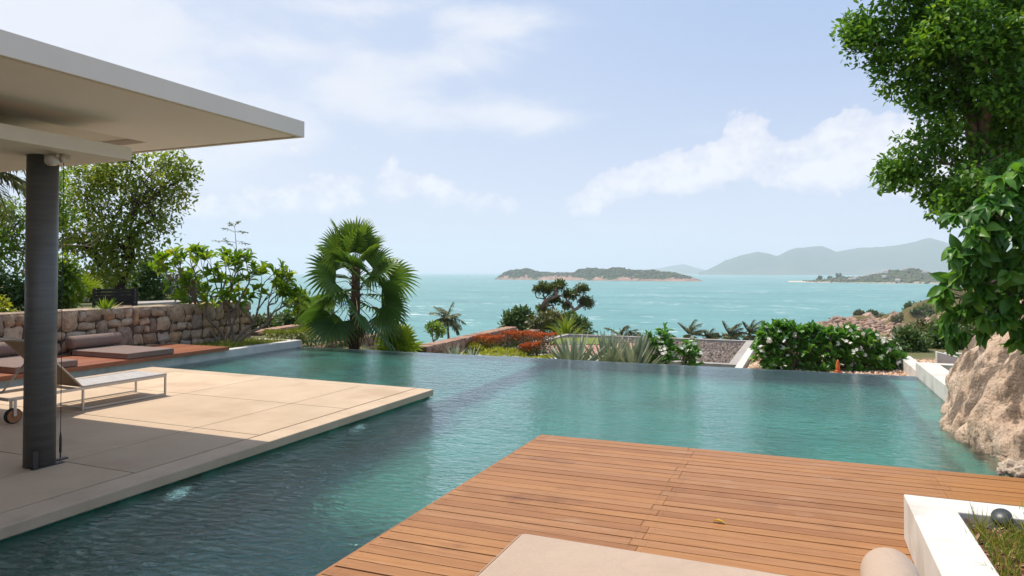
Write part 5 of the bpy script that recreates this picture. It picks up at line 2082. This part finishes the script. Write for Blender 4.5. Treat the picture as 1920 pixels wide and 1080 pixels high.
tag(mb.build('parapet_strip', M['white'], None, bevel=.006), 'narrow white parapet strip running away at the right end of the plumeria hedge', 'parapet')

# orange ornament
b = at_d(1571, 698, 14.4)
t = thing('orange_finial', 'small orange glazed spire ornament in front of the plumeria hedge', 'ornament', (b[0], b[1], b[2] - .15))
for nm, prof in (('finial_base', [(-.2, .09), (-.02, .09), (0, .075), (.015, .055), (.03, .07), (.045, .04)]), ('finial_spire', [(.046, .03), (.07, .045), (.10, .04), (.14, .045), (.17, .03), (.2, .034), (.235, .02), (.27, .004)])):
    mb = MB()
    mb.tube([b + np.array([0, 0, z]) for z, r in prof], [r for z, r in prof], 16)
    mb.build(nm, M['orange'], t, smooth=True)

# ---- mid-distance trees
d = 60.0
tips = blob_tips([(1026, 540, 17, 9), (1052, 536, 13, 8), (1090, 540, 12, 6), (1070, 553, 13, 7), (1100, 566, 14, 9), (1042, 560, 12, 7), (1018, 580, 10, 7), (1062, 571, 9, 5), (1010, 543, 6, 5), (1032, 590, 9, 6)], 210, d, 1.0, .3)
tree('windswept_tree', 'windswept umbrella shaped tree standing against the sea at centre', 'tree', on_ground(1046, d), tips, 'acacia', 'bark_red', 26, .17, .26, .42, TD, .035, None, 110,
     dict(out=.5, jit=.9, rhi=.9), dict(frac=.42, wob=.16, maxr=.28, power=.5, kfirst=2))
twig_bush('dense_shrub', 'dark glossy shrub under the left side of the windswept tree', 'bush', 975, 600, 56.0, [(962, 600, 14, 12), (978, 596, 16, 13), (990, 608, 18, 13), (953, 612, 10, 6)], 120, 'dark', .34, .5, TD, 22, .3)
twig_bush('dense_shrub', 'olive shrub directly below the windswept tree trunk', 'bush', 1030, 610, 54.0, [(1010, 610, 20, 14), (1035, 602, 22, 14), (1052, 615, 16, 12)], 130, 'scrub', .32, .5, TD, 22, .3)
twig_bush('dense_shrub', 'dark shrub below the right side of the windswept tree', 'bush', 1080, 610, 55.0, [(1070, 605, 20, 14), (1090, 618, 16, 14), (1080, 630, 20, 10), (1102, 632, 8, 8)], 130, 'dark', .32, .5, TD, 22, .3)
spiky('fan_grass', 'fan of pale arching leaves in front of the windswept tree', on_ground(1062, 37.0), 150, 1.5, .06, 'fan_lime', (12, 88), 'plant', None, 'leaves', T_BLADE)
b = on_ground(817, 62.0)
tips = blob_tips([(815, 612, 10, 7), (822, 620, 9, 5), (808, 618, 7, 4)], 26, 62.0)
tree('slender_sapling', 'slender sapling with a small green head beside the small coconut palm', 'sapling', b, tips, 'lush', 'bark_pale', 12, .22, .38, .4, T_HEX, .022, None, 26)
b = on_ground(565, 23.0)
tips = blob_tips([(566, 560, 16, 10), (555, 572, 12, 8), (572, 575, 10, 8)], 34, 23.0)
tree('slender_sapling', 'thin trunked sapling in the gap between the plumeria and the fan palm', 'sapling', b, tips, 'lush', 'bark_pale', 10, .10, .2, .4, T_HEX, .011, None, 30)
k = 0
for (px, py, d, rx, ry, lm, lab) in ((492, 606, 44, 16, 9, 'scrub', 'olive scrub bush far behind the plumeria stems, left of the others'), (520, 605, 46, 18, 11, 'acacia', 'dull green scrub bush in the gap behind the kerb wall'),
                                     (545, 601, 43, 16, 12, 'dark', 'dark scrub bush behind the thin sapling'), (572, 603, 45, 16, 12, 'scrub', 'scrub bush against the sea just left of the fan palm'), (598, 606, 47, 16, 10, 'dark', 'scrub bush showing behind the lower left palm fronds')):
    twig_bush('scrub_bush', lab, 'bush', px, py, d, [(px, py, rx, ry), (px - 8, py + 8, rx, ry * .8), (px + 8, py + 6, rx, ry * .8)], 80, lm, .26, .5, TD, 22, .24, group='scrub bushes at left')
for (px, py, d, rx, ry, lm, lab) in ((1700, 640, 30, 22, 22, 'dark', 'dark green shrub behind the right end of the plumeria hedge'), (1735, 628, 33, 30, 24, 'scrub', 'olive shrub below the rocky headland'), (1775, 630, 31, 28, 26, 'dark', 'dark shrub partly hidden by the drooping leaves at right'),
                                     (1830, 630, 32, 40, 30, 'dark', 'dark shrub behind the broad leaved plant and boulder')):
    twig_bush('slope_shrub', lab, 'bush', px, py, d, [(px, py, rx, ry), (px - 10, py + 14, rx, ry * .8), (px + 10, py + 12, rx, ry * .8)], 130, lm, .17, .5, TD, 26, .2, group='shrubs on the right slope')
twig_bush('lawn_bush', 'small bush on the grass bed behind the white pool wall', 'bush', 1815, 690, 14.0, [(1822, 676, 10, 8), (1830, 684, 10, 8)], 30, 'dark', .08, .5, TD, 16, .07, base=np.array([*at_d(1822, HOR, 12.5)[:2], -.05]))


# ================================================================== COAST, ISLAND, HILLS
def profile(pts, x):
    return np.interp(x, [p[0] for p in pts], [p[1] for p in pts])


SEA = -28.3


def land(name, mat, px0, px1, crest, depth, halfw, nx, ny, rough=.25, rscale=.05, seed=0, kind='structure', fall=1.0, ext=1.0):
    """land mass: crest given as photo rows, converted to real heights at real distance"""
    rows = []
    H = np.zeros((nx, ny))
    P = np.zeros((ny, nx, 3))
    for i in range(nx):
        px = px0 + (px1 - px0) * i / (nx - 1)
        d = profile(depth, px)
        hw = profile(halfw, px)
        zc = CAMZ + (HOR - profile(crest, px)) / FOC * d
        for j in range(ny):
            s = j / (ny - 1) * 2 - 1
            dd = d + s * hw
            q = at_d(px, HOR, dd)
            f = max(0, 1 - abs(s) ** 1.6)
            nz = fbm((q[0] * rscale + seed, q[1] * rscale, seed), 6, .9)
            h = (zc - SEA) * f
            h = h * (1 + rough * nz * (1 if h > 0 else 0)) + rough * (zc - SEA) * .25 * nz * f - 1.2 * (1 - f)
            P[j, i] = (q[0], q[1], SEA + h - .3 * (abs(s) > .98))
    o = link_mesh(name, grid_mesh(name, P), mat, None, kind)
    return P


M['headland'] = land_mat('headland_rock', (.46, .31, .235), (.12, .085, .065), (.075, .085, .028), (.16, .12, .055), SEA, SEA + 13, .30, (.45, .7))
M['island'] = land_mat('island_land', (.40, .25, .185), (.14, .095, .07), (.05, .075, .025), (.035, .055, .02), SEA, SEA + 26, .03, (.36, .6))
M['farland'] = land_mat('peninsula_land', (.40, .33, .24), (.3, .24, .17), (.055, .075, .03), (.08, .085, .04), SEA, SEA + 6, .03, (.5, .8))
M['hills'] = land_mat('far_hills', (.09, .11, .06), (.07, .09, .05), (.05, .085, .035), (.04, .065, .03), SEA, SEA + 100, .003, (.3, .6))
M['sand'] = surf('beach_sand', (.62, .50, .36), (.55, .44, .32), .02, .9)

HP = land('headland', M['headland'], 1515, 2300, [(1515, 612), (1545, 609), (1570, 601), (1600, 599), (1625, 596), (1660, 598), (1690, 592), (1715, 582), (1745, 575), (1780, 566), (1830, 552), (1950, 535), (2300, 520)],
          [(1515, 372), (1600, 350), (1700, 335), (1800, 330), (2300, 330)], [(1515, 12), (1560, 34), (1620, 52), (1700, 62), (1800, 75), (2300, 120)], 190, 90, .55, .075, 3)
# rocks along the shore
def rock_field(n, fn, smin, smax, seed):
    ico = np.array([(0, 0, 1), (.89, 0, .45), (.28, .85, .45), (-.72, .53, .45), (-.72, -.53, .45), (.28, -.85, .45), (.72, .53, -.45), (-.28, .85, -.45), (-.89, 0, -.45), (-.28, -.85, -.45), (.72, -.53, -.45), (0, 0, -1)])
    fc = np.array([(0, 1, 2), (0, 2, 3), (0, 3, 4), (0, 4, 5), (0, 5, 1), (1, 6, 2), (2, 7, 3), (3, 8, 4), (4, 9, 5), (5, 10, 1), (2, 6, 7), (3, 7, 8), (4, 8, 9), (5, 9, 10), (1, 10, 6), (6, 11, 7), (7, 11, 8), (8, 11, 9), (9, 11, 10), (10, 11, 6)])
    V, Fc = [], []
    for i in range(n):
        c = fn()
        s = (smin + (smax - smin) * rng.random() ** 2.5) * np.array([1 + .5 * rng.random(), 1 + .5 * rng.random(), .6 + .4 * rng.random()])
        a = rng.random() * 6.28
        R = np.array([[math.cos(a), -math.sin(a), 0], [math.sin(a), math.cos(a), 0], [0, 0, 1]])
        V.append((ico * (1 + .3 * rng.normal(size=(12, 1)) * .6) * s) @ R.T + c)
        Fc.append(fc + 12 * i)
    return np.concatenate(V), np.concatenate(Fc)


ny_, nx_ = HP.shape[:2]


def shore_pt():
    while True:
        i = int(nx_ * rng.random() ** 1.6 * .55)
        j = int(rng.random() * ny_)
        p = HP[j, i].copy()
        if SEA - .8 < p[2] < SEA + 6.5:
            p += rng.normal(size=3) * (1, 1, .1)
            return p


V, Fc = rock_field(2600, shore_pt, .4, 2.0, 1)
me = np_mesh('shore_rocks', V, Fc, 3, np.repeat(rng.random(2600), 12))
o = link_mesh('shore_rocks', me, masonry_mat('shore_rock', [(.34, .21, .155), (.46, .30, .22), (.22, .145, .11), (.40, .29, .22)]), None, 'stuff')
tag(o, 'jumble of pinkish rocks along the shore of the headland', 'rocks')
# scrub on the headland
for (px, dd, hw, hh, lm, lab) in ((1651, 346, 5.0, 3.2, 'scrub', 'rounded dark bush on the middle of the rocky point'), (1612, 352, 2.6, 1.6, 'scrub', 'small low bush near the tip of the rocky point'), (1634, 352, 2.4, 1.6, 'dark', 'small dark bush left of the round bush on the rocky point'),
                              (1706, 345, 3.8, 4.6, 'dark', 'tall dark bush at the foot of the headland slope'), (1722, 340, 3.6, 4.0, 'scrub', 'dark bush right of the tall bush on the headland slope'), (1740, 335, 5, 3.2, 'scrub', 'brownish bush high on the headland slope'),
                              (1765, 335, 6, 3.5, 'scrub', 'broad bush on the headland crest beside the drooping leaves'), (1690, 318, 5, 2.5, 'scrub', 'low bush above the cove on the headland'), (1730, 312, 6, 3, 'dark', 'dark low bush on the near side of the headland')):
    c = at_d(px, HOR, dd)
    jj = np.unravel_index(((HP[..., :2] - c[:2]) ** 2).sum(-1).argmin(), HP.shape[:2])
    c = HP[jj].copy()
    t = thing('headland_bush', lab, 'bush', c, 'bushes on the headland')
    tp = c + unit(rng.normal(size=(60, 3))) * (.5 + .5 * rng.random((60, 1))) * np.array([hw, hw, hh]) * .8
    tp[:, 2] = np.maximum(tp[:, 2], c[2] - .5)
    leaf_obj('foliage', [crown(tp, 24, .55, 1.0, .6, TD)], G[lm], t)
    grow(c - np.array([0, 0, .4]), tp[:14], .05).build('stems', M['bark_dark'], t)

IP = land('island', M['island'], 928, 1322, [(928, 522), (935, 519), (948, 510), (965, 508), (986, 504), (1000, 506), (1015, 510), (1040, 511), (1058, 512.5), (1077, 510), (1095, 506), (1111, 504), (1135, 502.5), (1154, 503), (1187, 507), (1215, 508), (1235, 509), (1260, 512), (1283, 516), (1300, 521), (1322, 528)],
          [(928, 3000), (1120, 2700), (1322, 2350)], [(928, 20), (960, 90), (1120, 150), (1260, 110), (1322, 15)], 260, 46, .25, .012, 9)
V, Fc = [], []


def isl_pt():
    while True:
        i = int(rng.random() * 260)
        j = int(rng.random() * 46)
        p = IP[j, i].copy()
        if p[2] > SEA + 9 + 8 * rng.random():
            return p + rng.normal(size=3) * (3, 3, .3)


V, Fc = rock_field(2600, isl_pt, 2.2, 5.5, 1)
me = np_mesh('island_forest', V, Fc, 3, np.repeat(rng.random(2600), 12), True)
o = link_mesh('island_forest', me, G['scrub'], None, 'stuff')
tag(o, 'scrubby green forest covering the top of the rocky island', 'forest')

PP = land('peninsula', M['farland'], 1486, 2150, [(1486, 529), (1520, 527), (1545, 524), (1580, 521), (1610, 519), (1650, 514), (1680, 511), (1712, 507), (1750, 512), (1790, 513), (1850, 510), (2150, 500)],
          [(1486, 2150), (1700, 2050), (2150, 1800)], [(1486, 8), (1530, 60), (1700, 190), (2150, 260)], 200, 40, .3, .012, 5)
P = np.zeros((2, 90, 3))
for i in range(90):
    px = 1478 + (2150 - 1478) * i / 89
    dd = np.interp(px, [1478, 1700, 2150], [2160, 2050, 1800]) - np.interp(px, [1478, 1530, 1700, 2150], [3, 50, 172, 235])
    P[0, i] = at_d(px, HOR, dd - 14 - 6 * math.sin(px * .05))
    P[1, i] = at_d(px, HOR, dd + 30)
    P[0, i, 2] = SEA + .15
    P[1, i, 2] = SEA + 3.2
link_mesh('beach', grid_mesh('beach', P), M['sand'], None, 'structure')


def pen_pt(lo=1.2, imin=0):
    while True:
        i = imin + int(rng.random() * (170 - imin))
        j = int(rng.random() * 40)
        p = PP[j, i].copy()
        if p[2] > SEA + lo:
            return p + rng.normal(size=3) * (4, 4, .3)


V, Fc = rock_field(1500, lambda: pen_pt(1.5), 2.5, 6.0, 1)
me = np_mesh('peninsula_trees', V, Fc, 3, np.repeat(rng.random(1500), 12), True)
o = link_mesh('peninsula_trees', me, G['scrub'], None, 'stuff')
tag(o, 'low trees spread over the hazy peninsula among the houses', 'trees')
# taller casuarinas near the spit
for k, (px, py, w, lab) in enumerate(((1537, 519, 5, 'small dark tree at the tip of the hazy peninsula'), (1573, 514, 8, 'taller dark tree on the spit, left of the hazy peninsula houses'), (1556, 520, 5, 'low dark tree between the two taller trees on the spit'), (1712, 506, 16, 'broad dark tree crowning the hazy peninsula'))):
    dd = 2110
    c = at_d(px, HOR, dd)
    zt = CAMZ + (HOR - py) / FOC * dd
    zb = SEA + 2
    t = thing('spit_tree', lab, 'tree', (c[0], c[1], zb), 'trees on the peninsula')
    tp = np.stack([c[0] + rng.normal(size=50) * w * .55, c[1] + rng.normal(size=50) * w * .55, zb + 3 + (zt - zb - 3) * rng.random(50)], -1)
    leaf_obj('crown', [crown(tp, 16, 1.6, 4.0, .6, TD)], G['dark'], t)
    m = MB()
    m.tube([(c[0], c[1], zb - 2), (c[0], c[1], zb + (zt - zb) * .7)], [.8, .4], 6)
    m.build('trunk', M['bark_dark'], t)
# houses on the peninsula
hw_ = MB()
hw_.box(-6, -4, 0, 6, 4, 4)
hr_ = MB()
hr_.add([(-7, -5, 4.01), (7, -5, 4.01), (7, 5, 4.01), (-7, 5, 4.01), (-4, 0, 6.8), (4, 0, 6.8)], [(0, 1, 5, 4), (1, 2, 5), (2, 3, 4, 5), (3, 0, 4), (3, 2, 1, 0)])
proto = thing('house', 'tiny pale house with a hipped roof among trees on the hazy peninsula', 'house', (0, 0, 0), 'houses on the peninsula')
hw_.build('wall', M['white'], proto)
hr_.build('roof', surf('house_roof', (.42, .36, .33), (.35, .28, .25), .1, .8), proto)
for k in range(46):
    p = pen_pt(3.0, 34)
    h = proto if k == 0 else copy_tree(proto)
    h.location = (p[0], p[1], p[2] + 2.2)
    h.rotation_euler.z = rng.random() * 3.1

land('hills', M['hills'], 1310, 2600, [(1310, 510), (1325, 506), (1345, 496), (1360, 487), (1390, 478), (1422, 471), (1440, 474), (1458, 479), (1472, 472), (1489, 463.5), (1515, 462.5), (1542, 464), (1556, 469), (1568, 474), (1585, 471), (1609, 467), (1640, 465), (1667, 462.6), (1695, 461), (1715, 459), (1730, 454), (1746, 451.6), (1765, 455), (1786, 458), (1830, 459), (1950, 450), (2100, 470), (2600, 480)],
     [(1310, 9000), (2600, 9000)], [(1310, 200), (1420, 1200), (2600, 1800)], 260, 40, .10, .0011, 2)
land('far_hills', M['hills'], 1170, 1420, [(1170, 509.5), (1183, 505), (1210, 506), (1235, 503), (1258, 499), (1281, 496), (1300, 501), (1322, 506), (1360, 505), (1420, 510)],
     [(1170, 13000), (1420, 13000)], [(1170, 300), (1281, 1200), (1420, 300)], 90, 24, .08, .0011, 6)


# surf
def foam(name, label, strips):
    V, Fc = [], []
    o = 0
    for (pts, w) in strips:
        c = np.array([at_z(px, py, SEA + .12) for px, py in pts])
        m = 40
        tt = np.linspace(0, len(pts) - 1, m)
        C = np.stack([np.interp(tt, np.arange(len(pts)), c[:, k]) for k in range(3)], -1)
        for i in range(m):
            e = math.sin(math.pi * (i + .5) / m) ** .5
            a = w * e * (1 + .9 * fbm((C[i, 0] * .12, C[i, 1] * .12, 1), 4))
            b = w * e * (1 + .9 * fbm((C[i, 0] * .12, C[i, 1] * .12, 9), 4))
            for f in (-a, -a * .3, b * .4, b):
                V.append(C[i] + F0 * f + RT * rng.normal() * .5)
        for i in range(m - 1):
            for k in range(3):
                q = o + 4 * i + k
                if rng.random() < .93:
                    Fc.append((q, q + 1, q + 5, q + 4))
        o += 4 * m
    me = np_mesh(name, np.array(V), np.array(Fc), 4)
    x = link_mesh(name, me, M['foam'], None, 'stuff')
    tag(x, label, 'surf')


foam('sea_foam', 'white surf breaking along the rocky shore of the headland', [
    ([(1520, 612), (1545, 609), (1575, 605), (1600, 600)], 5.0), ([(1530, 616), (1560, 612), (1590, 607)], 3.0), ([(1620, 597), (1650, 595), (1685, 593)], 3.0), ([(1630, 640), (1660, 642), (1700, 646)], 5.0),
    ([(1580, 632), (1605, 630), (1640, 634)], 4.0), ([(1680, 652), (1700, 660)], 4.0), ([(1500, 620), (1540, 617)], 2.5)])
foam('island_surf', 'thin white surf line at the foot of the island', [([(928, 523.2), (980, 525.2), (1040, 527.2), (1100, 528.6), (1180, 529.8), (1260, 529.6)], 5.0)])
foam('beach_surf', 'thin white surf line along the far beach', [([(1640, 532.5), (1700, 533.5), (1780, 535)], 6.0)])

# ================================================================== HAZE
mb = MB()
mb.box(-15000, -3000, -32, 15000, 15000, 620)
hm, T, out = newmat('haze')
pv = T.n('ShaderNodeVolumePrincipled', ins={'Color': (.89, .92, 1.0, 1), 'Density': HAZE_D, 'Anisotropy': 0.0})
T.link(pv.outputs[0], out.inputs['Volume'])
mb.build('haze', hm, None, 'stuff')
